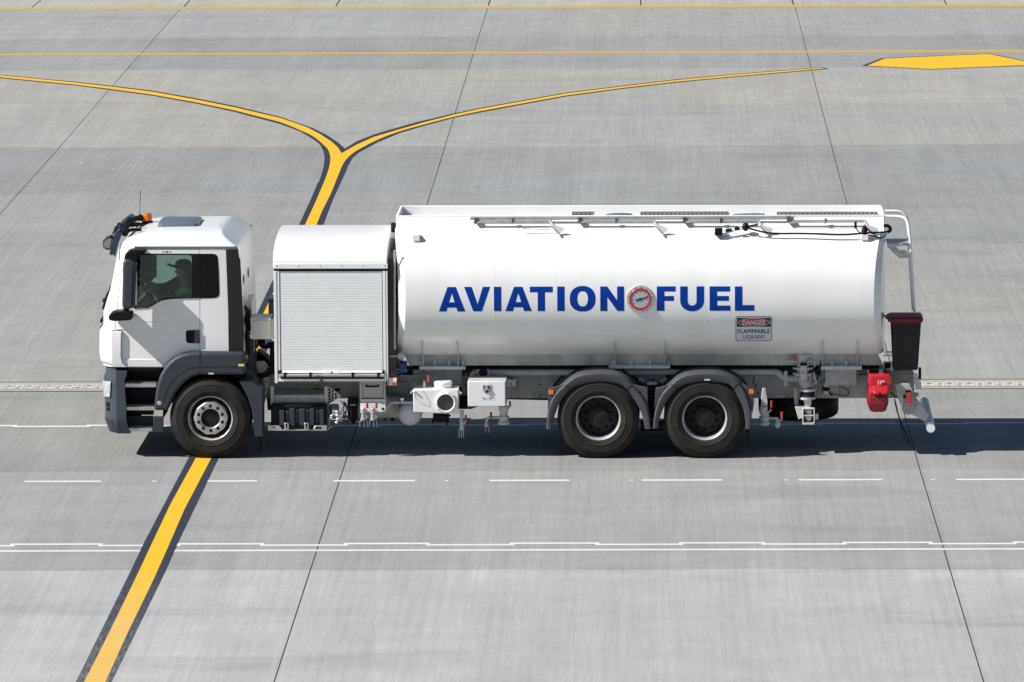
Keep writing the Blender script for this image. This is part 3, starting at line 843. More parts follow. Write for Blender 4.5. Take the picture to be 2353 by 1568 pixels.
def fill(loops):
    """triangles of outer loop minus holes -> verts2d, faces"""
    polys = [[Vector((x, y, 0)) for x, y in l] for l in loops]
    vs = [(v.x, v.y) for p in polys for v in p]
    return vs, tessellate_polygon(polys)
def on_tank(mb, loops, tf, off, cuts=.02):
    vs, fs = fill(loops)
    b2 = bmesh.new()
    vv = [b2.verts.new((*tf(x, y), 0)) for x, y in vs]      # (X, Z)
    for f in fs:
        try: b2.faces.new([vv[i] for i in f])
        except ValueError: pass
    zs = [v.co.y for v in b2.verts]; z = min(zs)+cuts
    while z < max(zs):
        bmesh.ops.bisect_plane(b2, geom=b2.verts[:]+b2.edges[:]+b2.faces[:], dist=1e-6, plane_co=(0, z, 0), plane_no=(0, 1, 0)); z += cuts
    m_ = {}
    for v in b2.verts: m_[v] = mb.bm.verts.new((v.co.x, tank_y(v.co.y)-off, v.co.y))
    for f in b2.faces: mb.bm.faces.new([m_[v] for v in f.verts])
    b2.free()
def fit_y(f, x, y):
    Y = .02
    for _ in range(6):
        q = f(x, y, Y); Y = tank_y(q[1])
    return q
for ch_, x, tp, bt in (('A', 93, 70, 223), ('V', 252, 69, 222), ('I', 438, 68.5, 221), ('A', 509, 68.5, 221), ('T', 663, 67.5, 220.5), ('I', 834, 67, 220.5), ('O', 912, 67, 220), ('N', 1103, 66.5, 220),
                       ('F', 1457, 66, 219), ('U', 1603, 66, 218.5), ('E', 1787, 66, 218.5), ('L', 1945, 66, 218.5)):
    mb = MB(); b0 = fit_y(z11, x, bt); t0 = fit_y(z11, x, tp); w1 = z11(x+153, bt, .03)[0]-b0[0]
    on_tank(mb, glyph(ch_), lambda u, v: (b0[0]+u*w1, b0[1]+(t0[1]-b0[1])*v), .0015)
    mb.build('letter', M['letter'], tank, ang=60)
# dial gauge
gx, gz_ = fit_y(z11, 1353, 145); gy = tank_y(gz_)
gg = MB().lathe((gx, gy, gz_), [(0, -.012), (.140, -.012), (.172, -.012), (.176, -.006), (.176, .05), (0, .05)], seg=48).build('gauge', M['rim'], tank, .002)
MB().lathe((gx, gy, gz_), [(.112, -.020), (.135, -.022), (.140, -.018), (.140, -.010), (.112, -.010)], closed=True, seg=48).build('gauge_ring', M['red'], gg)
MB().lathe((gx, gy, gz_), [(0, -.015), (.113, -.015), (.113, -.010), (0, -.010)], seg=40).build('gauge_face', M['face'], gg)
nd = MB()
def bar2(mb, x0_, z0_, x1_, z1_, w, y0, y1):
    d = Vector((x1_-x0_, z1_-z0_)).normalized(); n_ = Vector((-d.y, d.x))*w/2
    mb.prism([(x0_+n_.x, z0_+n_.y), (x0_-n_.x, z0_-n_.y), (x1_-n_.x, z1_-n_.y), (x1_+n_.x, z1_+n_.y)], y0, y1)
bar2(nd, gx-.045, gz_-.014, gx+.10, gz_+.034, .012, gy-.021, gy-.018)
nd.lathe((gx, gy-.018, gz_), [(0, -.004), (.018, -.004), (.018, .004), (0, .004)], seg=14)
nd.lathe((gx-.045, gy-.018, gz_-.014), [(0, -.004), (.014, -.004), (.014, .004), (0, .004)], seg=12)
for k in range(9):
    a = R(-40+k*32); bar2(nd, gx+.085*math.cos(a), gz_+.085*math.sin(a), gx+.10*math.cos(a), gz_+.10*math.sin(a), .005, gy-.017, gy-.0155)
nd.build('gauge_needle', M['ink'], gg)
bb = MB()
for k in range(14):
    a = 2*PI*(k+.5)/14
    bb.lathe((gx+.158*math.cos(a), gy-.012, gz_+.158*math.sin(a)), [(0, -.008), (.009, -.010), (.009, .002), (0, .002)], seg=8)
bb.build('gauge_bolt', M['steel'], gg)
# danger sign
sx0, sx1 = z8(309, 1240, .05)[0], z8(668, 1240, .05)[0]
szt = fit_y(z11, 2060, 253)[1]; szb = fit_y(z11, 2060, 408)[1]
sw, sh = sx1-sx0, szt-szb
def rrect(x0, y0, x1, y1, r, n=5):
    o = []
    for cx, cy, a0 in ((x1-r, y1-r, 0), (x0+r, y1-r, 90), (x0+r, y0+r, 180), (x1-r, y0+r, 270)):
        for k in range(n+1): o.append((cx+r*math.cos(R(a0+90*k/n)), cy+r*math.sin(R(a0+90*k/n))))
    return o
def stf(u, v): return (sx0+u, szb+v)
mb = MB(); on_tank(mb, [rrect(0, 0, sw, sh, .03)], stf, .0015, .03); sign = mb.build('danger_sign', M['signw'], tank)
mb = MB(); on_tank(mb, [rrect(.001, .001, sw-.001, sh-.001, .029), rrect(.008, .008, sw-.008, sh-.008, .022)], stf, .0025, .03); mb.build('sign_border', M['ink'], sign)
hb0 = .585*sh
mb = MB(); on_tank(mb, [[(.018, hb0), (sw-.018, hb0), (sw-.018, sh-.022), (.018, sh-.022)]], stf, .0025, .03); mb.build('sign_header', M['ink'], sign)
ecx, ecy = sw/2, (hb0+sh-.022)/2
el = lambda a, b: [(ecx+a*math.cos(2*PI*i/40), ecy+b*math.sin(2*PI*i/40)) for i in range(40)]
mb = MB(); on_tank(mb, [el(sw*.435, (sh-.022-hb0)*.46)], stf, .0035, .03); mb.build('sign_oval_edge', M['signw'], sign)
mb = MB(); on_tank(mb, [el(sw*.420, (sh-.022-hb0)*.41)], stf, .0045, .03); mb.build('sign_oval', M['signr'], sign)
def text(body, cx, cz, width, height, off, m, name, parent, bold=.02, shear=0):
    cu = bpy.data.curves.new(name, 'FONT'); cu.body = body; cu.size = 1; cu.shear = shear; cu.resolution_u = 4; cu.space_character = 1.1
    o = bpy.data.objects.new('tmp', cu); COL.objects.link(o); bpy.context.view_layer.update()
    me = bpy.data.meshes.new_from_object(o.evaluated_get(bpy.context.evaluated_depsgraph_get())); bpy.data.objects.remove(o)
    xs = [v.co.x for v in me.vertices]; ys = [v.co.y for v in me.vertices]
    ax, bx_, ay, by = min(xs), max(xs), min(ys), max(ys)
    bq = bmesh.new(); bq.from_mesh(me); y_ = ay
    bmesh.ops.triangulate(bq, faces=bq.faces[:])
    while y_ < by:
        y_ += (by-ay)/5
        bmesh.ops.bisect_plane(bq, geom=bq.verts[:]+bq.edges[:]+bq.faces[:], dist=1e-6, plane_co=(0, y_, 0), plane_no=(0, 1, 0))
    out = bmesh.new()
    for i, (sx_, sy_) in enumerate(((0, 0), (bold, 0), (-bold, 0), (0, bold*.6), (0, -bold*.6))):   # thickened strokes
        mp_ = {}
        for v in bq.verts:
            u = cx+((v.co.x+sx_-ax)/(bx_-ax)-.5)*width; z = cz+((v.co.y+sy_-ay)/(by-ay)-.5)*height
            X, Z = stf(u, z); mp_[v] = out.verts.new((X, tank_y(Z)-off-.00015*i, Z))
        for f in bq.faces: out.faces.new([mp_[v] for v in f.verts])
    out.to_mesh(me); bq.free(); out.free()
    return link(name, me, m, parent)
text('DANGER', ecx, ecy, sw*.62, .062, .0055, M['signw'], 'sign_lettering', sign, .03, .10)
text('FLAMMABLE', sw/2, sh*.41, sw*.88, .056, .003, M['ink'], 'sign_lettering', sign, .022)
text('LIQUIDS', sw/2, sh*.165, sw*.56, .056, .003, M['ink'], 'sign_lettering', sign, .022)

# folded guard rail along tank top (near side)
RY = .60
fr = MB()
def P3(f, x, y, Y): a = f(x, y, Y); return (a[0], Y, a[1])
a = P3(z9, 1010, 268, RY); b = P3(z8, 885, 217, RY)
fr.box(a[0], b[0], RY, RY+.04, a[2]-.022, a[2]+.022)
grail = fr.build('guard_rail', M['steel'], T, .004)
lr = MB()
for (f1, x1_, y1_), (f2, x2_, y2_) in (((z9, 1060, 303), (z9, 1950, 293)), ((z10, 400, 300), (z10, 1300, 293)), ((z10, 1635, 298), (z8, 540, 246)), ((z8, 820, 250), (z8, 1575, 248))):
    p = P3(f1, x1_, y1_, RY-.06); q = P3(f2, x2_, y2_, RY-.06)
    lr.tube([p, q], .021, 10)
lr.build('lower_rail', M['steel'], grail)
bk = MB()
for f, x, y0_, y1_ in ((z9, 1078, 262, 322), (z10, 416, 257, 318), (z10, 1650, 255, 316), (z8, 831, 208, 262)):
    a = P3(f, x-17, y0_, RY-.085); b = P3(f, x+17, y1_, RY-.085)
    bk.box(a[0], b[0], RY-.085, RY+.05, a[2], b[2])
for f, x, y_ in ((z9, 1512, 295), (z10, 848, 295), (z10, 2083, 295), (z8, 168, 245), (z8, 1192, 248)):
    a = P3(f, x, y_, RY-.085); bk.box(a[0]-.012, a[0]+.012, RY-.085, RY-.03, a[2]-.03, a[2]+.03)
bk.build('rail_clamp', mat('clamp_brown', (.12, .10, .09), .6), grail)
for f, x, y_ in ((z9, 1950, 290), (z10, 70, 288), (z10, 1290, 290), (z8, 535, 245), (z8, 1570, 245)):
    if f is z10 and x == 70: continue
    p = P3(f, x, y_, RY-.06); sc_ = 4.706 if f is not z8 else 3.922
    k = sc_/4.706
    q = P3(f, x+48*k, y_+62*k, .50)
    h = MB(); h.tube([p, q], .020, 10)
    ho = h.build('rail_post', M['steel'], grail)
    tp = [(x+10*k, y_+65*k), (x+75*k, y_+55*k), (x+165*k, y_+88*k), (x+168*k, y_+115*k), (x+110*k, y_+165*k), (x+90*k, y_+160*k)]
    tt = MB(); Y0 = .40
    pts = [P3(f, u, v, Y0) for u, v in tp]
    # plate lies over the sloping tank top
    tt.prism([(p_[0], p_[2]) for p_ in pts], Y0, Y0+.012)
    tt.px(f, [(x+5*k, y_+62*k), (x+15*k, y_+58*k), (x+105*k, y_+158*k), (x+90*k, y_+168*k)], Y0-.05, Y0)
    tt.build('rail_bracket', M['coaming'], grail)
wr = MB()
wr.tube([P3(z9, 1600, 372, .43), P3(z9, 1650, 385, .43), P3(z9, 1960, 400, .43)], .006, 6)
wr.tube([P3(z8, 600, 265, .5), P3(z8, 800, 268, .5), P3(z8, 1150, 252, .5), P3(z8, 1480, 250, .5)], .005, 6)
wr.build('rail_cable', M['steel'], grail)
# small lamp bracket + worklamp + black cable on tank shoulder
sb = MB()
sb.bx(z9, 335, 460, 420, 530, .30, .42); sb.bx(z8, 1540, 380, 1612, 435, .30, .42); sb.build('lamp_bracket', M['coaming'], T, .004)
c_ = P3(z8, 1573, 378, .33); d_ = P3(z8, 1573, 300, .33)
bl = MB().lathe((c_[0], .34, c_[2]), [(0, 0), (.042, 0), (.04, .06), (.028, .075), (.028, .10), (0, .10)], 'Z', 18).build('marker_beacon', M['black'], T)
MB().lathe((c_[0], .34, c_[2]), [(0, .10), (.022, .10), (.02, .12), (0, .125)], 'Z', 16).build('beacon_lens', M['handle'], bl)
ov = MB(); ov.bx(z8, 105, 322, 182, 390, .32, .42)
ovr = ov.build('overfill_sensor', M['black'], T, .01)
q = MB(); q.tube([P3(z8, 180, 378, .36), P3(z8, 300, 340, .38), P3(z8, 400, 318, .42)], .012, 8); q.tube([P3(z8, 190, 345, .36), P3(z8, 400, 290, .42)], .008, 8)
q.build('sensor_arm', M['white'], ovr)
q = MB()
for x, y_ in ((222, 340), (240, 335), (262, 335), (310, 322), (325, 318), (340, 320)): a = P3(z8, x, y_, .36); q.ball(a, .016, (1, 1, 1.6), 8)
a = P3(z8, 408, 305, .40); q.ball(a, .045, (1, 1, 1.25), 12); q.build('sensor_clip', M['black'], ovr)
cb = MB()
cb.tube([P3(z8, x, y_, Y) for x, y_, Y in ((425, 312, .38), (480, 330, .36), (560, 350, .35), (640, 364, .34), (760, 370, .34), (900, 369, .34), (1080, 372, .33), (1250, 380, .32), (1400, 380, .32), (1540, 370, .32), (1640, 362, .33), (1720, 358, .36), (1790, 352, .4), (1822, 335, .45), (1815, 308, .5), (1790, 298, .5), (1762, 300, .5))], .012, 8)
cb.tube([P3(z8, x, y_, Y) for x, y_, Y in ((1485, 290, .34), (1495, 325, .34), (1520, 355, .33), (1560, 372, .32), (1650, 390, .33), (1700, 405, .35), (1745, 412, .38), (1775, 395, .42), (1790, 365, .45))], .008, 8)
cb.tube([P3(z8, x, y_, .34) for x, y_ in ((430, 300), (480, 290), (530, 280))], .012, 8)
cb.tube([P3(z8, x, y_, .45) for x, y_ in ((1762, 296), (1795, 292), (1822, 312), (1826, 338), (1800, 356))], .022, 8)
cb.tube([P3(z8, 1600, 320, .34), P3(z8, 1620, 355, .34), P3(z8, 1680, 372, .36)], .007, 8)
a = P3(z8, 1486, 278, .35); cb.box(a[0]-.016, a[0]+.016, .33, .37, a[2]-.05, a[2]+.03)
cb.build('black_cable', M['black'], T)

# ---------------- equipment module (roller-door cabinet)
mY = .03
xl, _ = z4(408, 400, mY); xr, _ = z4(1755, 400, mY)
zr0 = z3(700, 745, mY)[1]                     # roof trim bottom
zbm = z4(1000, 732, mY)[1]
zra = z3(700, 683, mY)[1]
def arch_z(y):
    d = abs(y-1.25)/1.22
    return zra + .30*(1-min(1, d)**2.2)**(1/2.2)
ys = [1.25-1.22*math.cos(PI*i/36) for i in range(37)]
prof = [(mY, zr0)] + [(y, arch_z(y)) for y in ys] + [(far(mY), zr0)]
md = MB()
md.quadring([[(xl-.004, y, z) for y, z in prof], [(xr, y, z) for y, z in prof]])
mroof = md.build('cabinet_roof', M['white'], T, .006, ang=30)
tb = MB()
a = z3(235, 681, mY-.006); b = z3(1722, 741, mY-.006)
tb.box(a[0], b[0], mY-.008, mY, b[1], a[1]); tb.build('roof_trim', M['slat'], mroof, .003)
rv = MB()
for x in (272, 557, 838, 1120, 1397, 1687):
    q = z3(x, 706, mY); rv.lathe((q[0], mY-.008, q[1]), [(0, -.003), (.007, -.003), (.007, .003), (0, .003)], seg=8)
rv.build('rivet', M['hatch'], mroof)
bs = MB(); a = z3(232, 748, mY); b = z3(1722, 770, mY); bs.box(a[0]-.002, b[0]+.002, mY+.004, far(mY)-.004, b[1], zr0-.001); bs.build('roof_seal', M['black'], T)
zpt = z3(500, 772, mY)[1]
pl = z3(306, 1000, mY)[0]; prr = z3(1652, 1000, mY)[0]
body = MB()
x_l = z3(232, 1000, mY)[0]
body.box(x_l+.01, xr-.01, mY+.05, far(mY+.05), zbm+.02, zpt)
cab_box = body.build('cabinet', M['white'], T, .004)
post = MB()
zl = z4(430, 752, mY)[1]; zrr = z4(1740, 782, mY)[1]
post.box(x_l, x_l+.035, mY, mY+.07, zl, zpt); post.box(x_l+.037, pl, mY+.006, mY+.07, zl+.06, zpt)
post.box(prr+.004, prr+.038, mY+.004, mY+.07, zbm, zpt); post.box(prr+.041, prr+.06, mY+.016, mY+.07, zrr+.06, zpt); post.box(prr+.063, xr-.004, mY, mY+.07, zrr, zpt)
for s in (0, 1): pass
post.build('door_frame', M['slat'], cab_box, .003)
fl = MB(); a = z4(455, 702, mY); b = z4(1718, 732, mY); fl.box(a[0], b[0], mY, mY+.05, b[1], a[1])
fl.build('sill', M['slat'], cab_box, .003)
ds = MB(); dzt = z3(700, 778, mY)[1]; dzb = z4(700, 622, mY)[1]
ds.box(pl, pl+.008, mY+.012, mY+.05, dzb, dzt); ds.box(prr-.008, prr+.004, mY+.012, mY+.05, dzb, dzt)
a = z4(455, 602, mY-.01); b = z4(490, 655, mY-.01); ds.box(a[0], b[0], mY-.01, mY+.05, b[1], a[1])
a = z4(1690, 602, mY-.01); b = z4(1716, 650, mY-.01); ds.box(a[0], b[0], mY-.01, mY+.05, b[1], a[1])
ds.build('door_seal', M['black'], cab_box)
# slatted roller door
sl_ = MB(); pitch = .0327; z = dzb; ring = []
n = int(round((dzt-dzb)/pitch)); pitch = (dzt-dzb)/n
pr = []
for i in range(n):
    z = dzb+i*pitch
    pr += [(mY+.018, z), (mY+.0125, z+.002), (mY+.0115, z+pitch*.5), (mY+.0125, z+pitch-.002), (mY+.018, z+pitch-.0005)]
pa = [(pl+.006, y, z) for y, z in pr]; pb = [(prr-.006, y, z) for y, z in pr]
va = [sl_.bm.verts.new(p) for p in pa]; vb = [sl_.bm.verts.new(p) for p in pb]
for i in range(len(va)-1): sl_.bm.faces.new((va[i], vb[i], vb[i+1], va[i+1]))
rd = sl_.build('roller_door', M['slat'], T, ang=25)
lk = MB(); a = z4(993, 602, mY-.01); b = z4(1182, 652, mY-.01); lk.box(a[0], b[0], mY-.004, mY+.02, b[1], a[1]); lk.build('lock_plate', M['slat'], rd, .003)
lk = MB(); q = z4(1090, 630, mY); lk.lathe((q[0], mY-.006, q[1]), [(0, -.01), (.014, -.01), (.014, .004), (0, .004)], seg=12); lk.build('lock', M['black'], rd)
rb_ = MB(); a = z4(495, 608, mY); b = z4(1690, 627, mY); rb_.quadring([[(a[0], mY-.016, b[1]), (b[0], mY-.016, b[1]), (b[0], mY+.03, b[1]), (a[0], mY+.03, b[1])], [(a[0], mY-.012, b[1]+.004), (b[0], mY-.012, b[1]+.004), (b[0], mY+.03, b[1]+.004), (a[0], mY+.03, b[1]+.004)], [(a[0], mY+.010, a[1]), (b[0], mY+.010, a[1]), (b[0], mY+.03, a[1]), (a[0], mY+.03, a[1])]]); rb_.build('bottom_rail', M['white'], rd, .004)
br = MB(); p = P3(z4, 462, 660, mY-.03); q = P3(z4, 1712, 660, mY-.03); br.tube([p, q], .020, 10); bar = br.build('locking_bar', M['steel'], T)
bk = MB()
for x in (535, 838, 1340, 1645):
    a = z4(x-16, 628, mY-.04); b = z4(x+16, 690, mY-.04); bk.box(a[0], b[0], mY-.05, mY+.02, b[1], a[1])
bk.build('bar_clamp', M['black'], bar, .003)
ds2 = MB(); a = z4(480, 684, mY-.005); b = z4(1712, 697, mY-.005); ds2.box(a[0], b[0], mY-.005, mY+.04, b[1], a[1]); ds2.build('bar_shelf', M['black'], bar)
tw = MB(); tw.tube([P3(z4, 870, 662, 0), P3(z4, 930, 668, -.03), P3(z4, 960, 690, -.02), P3(z4, 985, 760, .02), P3(z4, 1000, 800, .05)], .010, 6); tw.tube([P3(z4, 945, 670, -.03), P3(z4, 960, 730, 0), P3(z4, 975, 790, .05)], .009, 6)
tw.build('tie_strap', mat('olive_strap', (.12, .12, .06), .8), bar)
# gap between module and tank: dark bulkhead, hose reel column
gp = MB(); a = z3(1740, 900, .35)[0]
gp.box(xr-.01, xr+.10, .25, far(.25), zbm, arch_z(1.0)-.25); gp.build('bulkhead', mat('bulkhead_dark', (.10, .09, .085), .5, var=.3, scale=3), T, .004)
gp = MB(); q0 = P3(z3, 1812, 500, .12); q1 = P3(z4, 1838, 200, .12); q1 = (q1[0], .12, z4(1838, 350, .12)[1]); gp.tube([q0, q1], .014, 8)
gp.build('drain_tube', M['steel'], T)
gp = MB(); a = P3(z3, 1795, 205, .9); gp.lathe((a[0]-.03, .9, a[2]), [(0, 0), (.06, 0), (.065, .02), (.065, .05), (.05, .07), (0, .07)], 'X', 20); gp.build('hose_plug', M['black'], T, .003)
# white round lamp, blue box, marker on white plate
wl = MB(); a = P3(z5, 218, 205, .2); wl.lathe((a[0], .2, a[2]), [(0, -.03), (.034, -.03), (.045, -.02), (.05, .0), (.05, .05), (.03, .08), (0, .08)], seg=20); wl.tube([P3(z5, 75, 210, .25), P3(z5, 190, 205, .25)], .013, 8)
w_ = wl.build('inlet_cap', M['rim'], T); MB().lathe((a[0], .2, a[2]), [(0, -.036), (.028, -.034), (.03, -.028), (0, -.028)], seg=20).build('cap_lens', M['lamp'], w_)
hz = MB()
for i in range(5): hz.tube([P3(z5, 80+18*i, 170+8*i, .3), P3(z5, 100+12*i, 250, .26), P3(z5, 90+20*i, 330, .3), P3(z5, 110+12*i, 440, .35)], .012, 6)
hz.build('hose_bundle', M['black'], T)
bb = MB(); bb.bx(z5, 195, 303, 287, 385, .25, .5); bb.build('blue_box', M['blue'], T, .006)
bb = MB(); bb.tube([P3(z5, 160, 383, .22), P3(z5, 285, 383, .22), P3(z5, 285, 405, .22), P3(z5, 170, 420, .24), P3(z5, 115, 468, .26)], .006, 6); bb.build('blue_hose', mat('blue_hose', (.1, .3, .45), .5), T)
bb = MB(); bb.bx(z5, 92, 405, 116, 460, .2, .24); bb.build('red_tap', M['redlens'], T, .003)
pp = MB(); pp.bx(z5, 62, 487, 164, 584, .05, .07); mp_ = pp.build('marker_plate', M['slat'], T, .003)
a = P3(z5, 133, 561, .04); MB().lathe((a[0], .05, a[2]), [(0, -.02), (.022, -.018), (.028, -.01), (.028, .01), (0, .01)], seg=20).build('marker_lamp', M['orange'], mp_)

# ---------------- underbody between front wheel and rear axle
def hexbar(mb, f, x, y, Y, h, r=.016):     # tap grip hanging upright
    a = P3(f, x, y, Y); mb.tube([(a[0], Y, a[2]-h/2), (a[0], Y, a[2]+h/2)], r, 10)
fb = MB(); fb.bx(z4, 360, 790, 405, 1010, .30, .36); fb.bx(z4, 1000, 790, 1050, 1005, .30, .36); fb.bx(z4, 405, 893, 1000, 1005, .34, .8)
fb.build('battery_frame', M['steel'], T, .003)
pb = MB()
pts = [(1050, 800), (1080, 812), (1150, 860), (1200, 905), (1190, 925), (1130, 950), (1060, 998)]
pb.px(z4, pts, .31, .32); pbo = pb.build('perforated_bracket', M['steel'], T)
hl = MB()
for x, y_ in ((1065, 830), (1065, 868), (1065, 905), (1065, 942), (1065, 975), (1100, 850), (1100, 885), (1100, 920), (1100, 955), (1138, 885), (1138, 922)):
    q = z4(x, y_, .31); hl.box(q[0]-.012, q[0]+.012, .305, .3095, q[1]-.014, q[1]+.014)
hl.build('hole', M['matt'], pbo)
bt = MB(); bt.bx(z4, 365, 1015, 1030, 1258, .12, .75); bbx = bt.build('battery_box', M['black'], T, .012)
rb = MB()
for x0_, x1_, yy in ((470, 530, 1075), (540, 590, 1085), (590, 655, 1055), (655, 705, 1070), (705, 775, 1062), (775, 825, 1070), (828, 885, 1060), (890, 940, 1080), (945, 1000, 1068)):
    d = .07 if (x1_-x0_) > 55 else .09
    rb.bx(z4, x0_, yy, x1_-4, 1225 if (x1_-x0_) < 55 else 1255, d, .13)
rb.build('box_rib', M['dgrey'], bbx, .006)
tr = MB(); tr.px(z4, [(330, 1255), (465, 1255), (500, 1305), (860, 1305), (895, 1255), (1030, 1255), (1030, 1318), (330, 1318)], .06, .08); tr.bx(z4, 335, 1300, 1025, 1317, .08, .7)
tro = tr.build('battery_tray', M['alu'], T, .003)
lt = MB(); lt.bx(z4, 525, 1225, 580, 1308, .04, .07); lt.bx(z4, 762, 1225, 818, 1308, .04, .07); lt.build('latch', M['alu'], bbx, .006)
lt = MB()
for x in (552, 790): a = P3(z4, x, 1240, .035); lt.box(a[0]-.008, a[0]+.008, .03, .04, a[2]-.05, a[2]+.01)
a = z4(400, 1276, .055); lt.lathe((a[0], .058, a[1]), [(0, -.004), (.013, -.004), (.013, .004), (0, .004)], seg=10)
lt.bx(z4, 895, 1272, 968, 1296, .055, .062); lt.build('fastener', M['black'], tro)
# compressor / filter cluster
cl = MB(); a = P3(z4, 1118, 1010, .25); cl.lathe((a[0], .28, a[2]), [(0, 0), (.055, 0), (.062, -.02), (.062, -.14), (.05, -.16), (0, -.16)], 'Z', 20)
cl.build('air_dryer', mat('dryer_blue', (.12, .22, .34), .35, coat=.5), T)
vb_ = MB()
for x, y_, r in ((1155, 1095, .03), (1160, 1135, .034), (1165, 1180, .032), (1150, 1220, .028), (1090, 1140, .022), (1185, 1155, .03), (1085, 1165, .02), (1200, 1200, .018)):
    vb_.ball(P3(z4, x, y_, .12), r, (1, 1, .8), 12)
for x, y_ in ((1125, 1085), (1125, 1120), (1180, 1135)): a = P3(z4, x, y_, .12); vb_.box(a[0]-.03, a[0]+.04, .10, .18, a[2]-.012, a[2]+.014)
vb_.build('air_valve', M['rim'], T)
bbk = MB(); bbk.bx(z4, 1275, 945, 1395, 1195, .3, .55); bbk.bx(z4, 1320, 1195, 1370, 1245, .32, .4); bbk.build('filter_housing', M['black'], T, .012)
ff = MB(); ff.bx(z4, 1305, 1003, 1370, 1020, .292, .3); ff.build('filter_sticker', M['chassis'], T)
hs = MB(); rh = random.Random(5)
for i in range(9):
    x0_ = 1180+rh.uniform(0, 70); y0_ = 960+rh.uniform(0, 160)
    hs.tube([P3(z4, x0_, y0_, .2), P3(z4, x0_+rh.uniform(10, 50), y0_+60, .17), P3(z4, x0_+rh.uniform(-20, 90), y0_+150, .2), P3(z4, x0_+rh.uniform(-40, 60), 1230, .22)], .0055, 6)
hs.tube([P3(z4, 1065, 1170, .1), P3(z4, 1070, 1225, .09), P3(z4, 1110, 1260, .1), P3(z4, 1160, 1255, .12)], .010, 6)
hs.tube([P3(z4, 1030, 1310, .12), P3(z4, 1090, 1275, .1), P3(z4, 1150, 1250, .12)], .009, 6)
hs.tube([P3(z4, 1375, 1215, .2), P3(z4, 1450, 1210, .15), P3(z4, 1520, 1185, .2)], .007, 6)
hs.build('air_line', M['mgrey'], T)
# storage drawer and valve panel
dr = MB(); dr.bx(z4, 1450, 735, 1702, 930, .18, .6); dw = dr.build('drawer', M['cream'], T, .006)
hd = MB(); a = P3(z4, 1500, 780, .15); b = P3(z4, 1640, 780, .15); hd.tube([(a[0], .18, a[2]), (a[0], .145, a[2]-.01), (b[0], .145, b[2]-.01), (b[0], .18, b[2])], .012, 8); hd.build('handle', M['black'], dw)
dp = MB(); dp.bx(z4, 1420, 735, 1450, 965, .16, .22); dp.bx(z4, 1703, 735, 1730, 985, .16, .22); dp.build('drawer_frame', M['chassis'], T, .003)
vp = MB(); vp.bx(z4, 1430, 992, 1730, 1096, .10, .12); vp.bx(z4, 1435, 945, 1728, 992, .14, .5); vpo = vp.build('valve_panel', M['slat'], T, .004)
q = z4(1697, 1057, .1); MB().lathe((q[0], .10, q[1]), [(0, -.004), (.017, -.004), (.017, .004), (0, .004)], seg=16).build('panel_hole', M['matt'], vpo)
for x in (1510, 1620):
    h = MB(); h.tube([P3(z4, x, 985, .06), P3(z4, x, 1050, .06)], .016, 10); h.build('tap_grip', M['handle'], vpo)
for x in (1462, 1576):
    c = MB(); a = P3(z4, x, 1065, .08); b = P3(z4, x, 1190, .08)
    c.tube([a, (a[0], .08, a[2]-.05)], .032, 14); c.tube([(a[0], .08, a[2]-.05), (a[0], .08, a[2]-.075)], .022, 12); c.tube([(a[0], .08, a[2]-.075), (a[0], .08, b[2]+.02)], .026, 14); c.tube([(a[0], .08, b[2]+.02), (a[0], .08, b[2])], .034, 14)
    c.ball((a[0], .08, a[2]+.005), .031, (1, 1, .8), 14)
    c.tube([(a[0]+.03, .06, b[2]+.07), (a[0]+.05, .06, b[2]+.05), (a[0]+.045, .06, b[2]+.02)], .008, 6)
    c.build('coupling', M['rim'], vpo)
    lv = MB()
    for dx in (-.03, .01, .04): lv.tube([(a[0]+dx, .07, b[2]+.01), (a[0]+dx*1.5, .05, b[2]-.05), (a[0]+dx*1.3, .06, b[2]-.09)], .003, 5)
    lv.build('locking_wire', M['steel'], vpo)
# air tanks
at = MB(); a = P3(z4, 1800, 1060, .45)
at.lathe((a[0]-.5, .6, a[2]), [(0, 0), (.08, .01), (.13, .04), (.145, .08), (.145, .55), (.13, .59), (.08, .62), (0, .63)], 'X', 28)
at.build('air_tank', M['chassis'], T)
st = MB(); st.bx(z5, 85, 1005, 130, 1040, .5, .55); st.bx(z5, 0, 1010, 30, 1028, .5, .55); st.build('tank_strap', M['black'], T)
gt = MB(); a = P3(z5, 328, 965, .25)
gt.lathe((a[0], .25, a[2]), [(0, -.02), (.06, -.01), (.11, .02), (.14, .06), (.152, .11), (.152, .7), (.13, .76), (.06, .8), (0, .81)], 'Y', 32)
gt.build('water_tank', mat('white_tank_plastic', (.62, .64, .66), .4, coat=.3), T, ang=60)
pi = MB(); pi.tube([P3(z5, 25, 890, .2), P3(z5, 60, 845, .2), P3(z5, 100, 808, .2), P3(z5, 200, 803, .2), P3(z5, 370, 803, .2)], .012, 8)
pi.tube([P3(z5, 210, 455, .7), P3(z5, 400, 460, .7), P3(z5, 500, 440, .7), P3(z5, 600, 438, .6), P3(z5, 625, 480, .5), P3(z5, 645, 520, .4)], .010, 8)
pi.build('copper_line', M['pipe'], T)
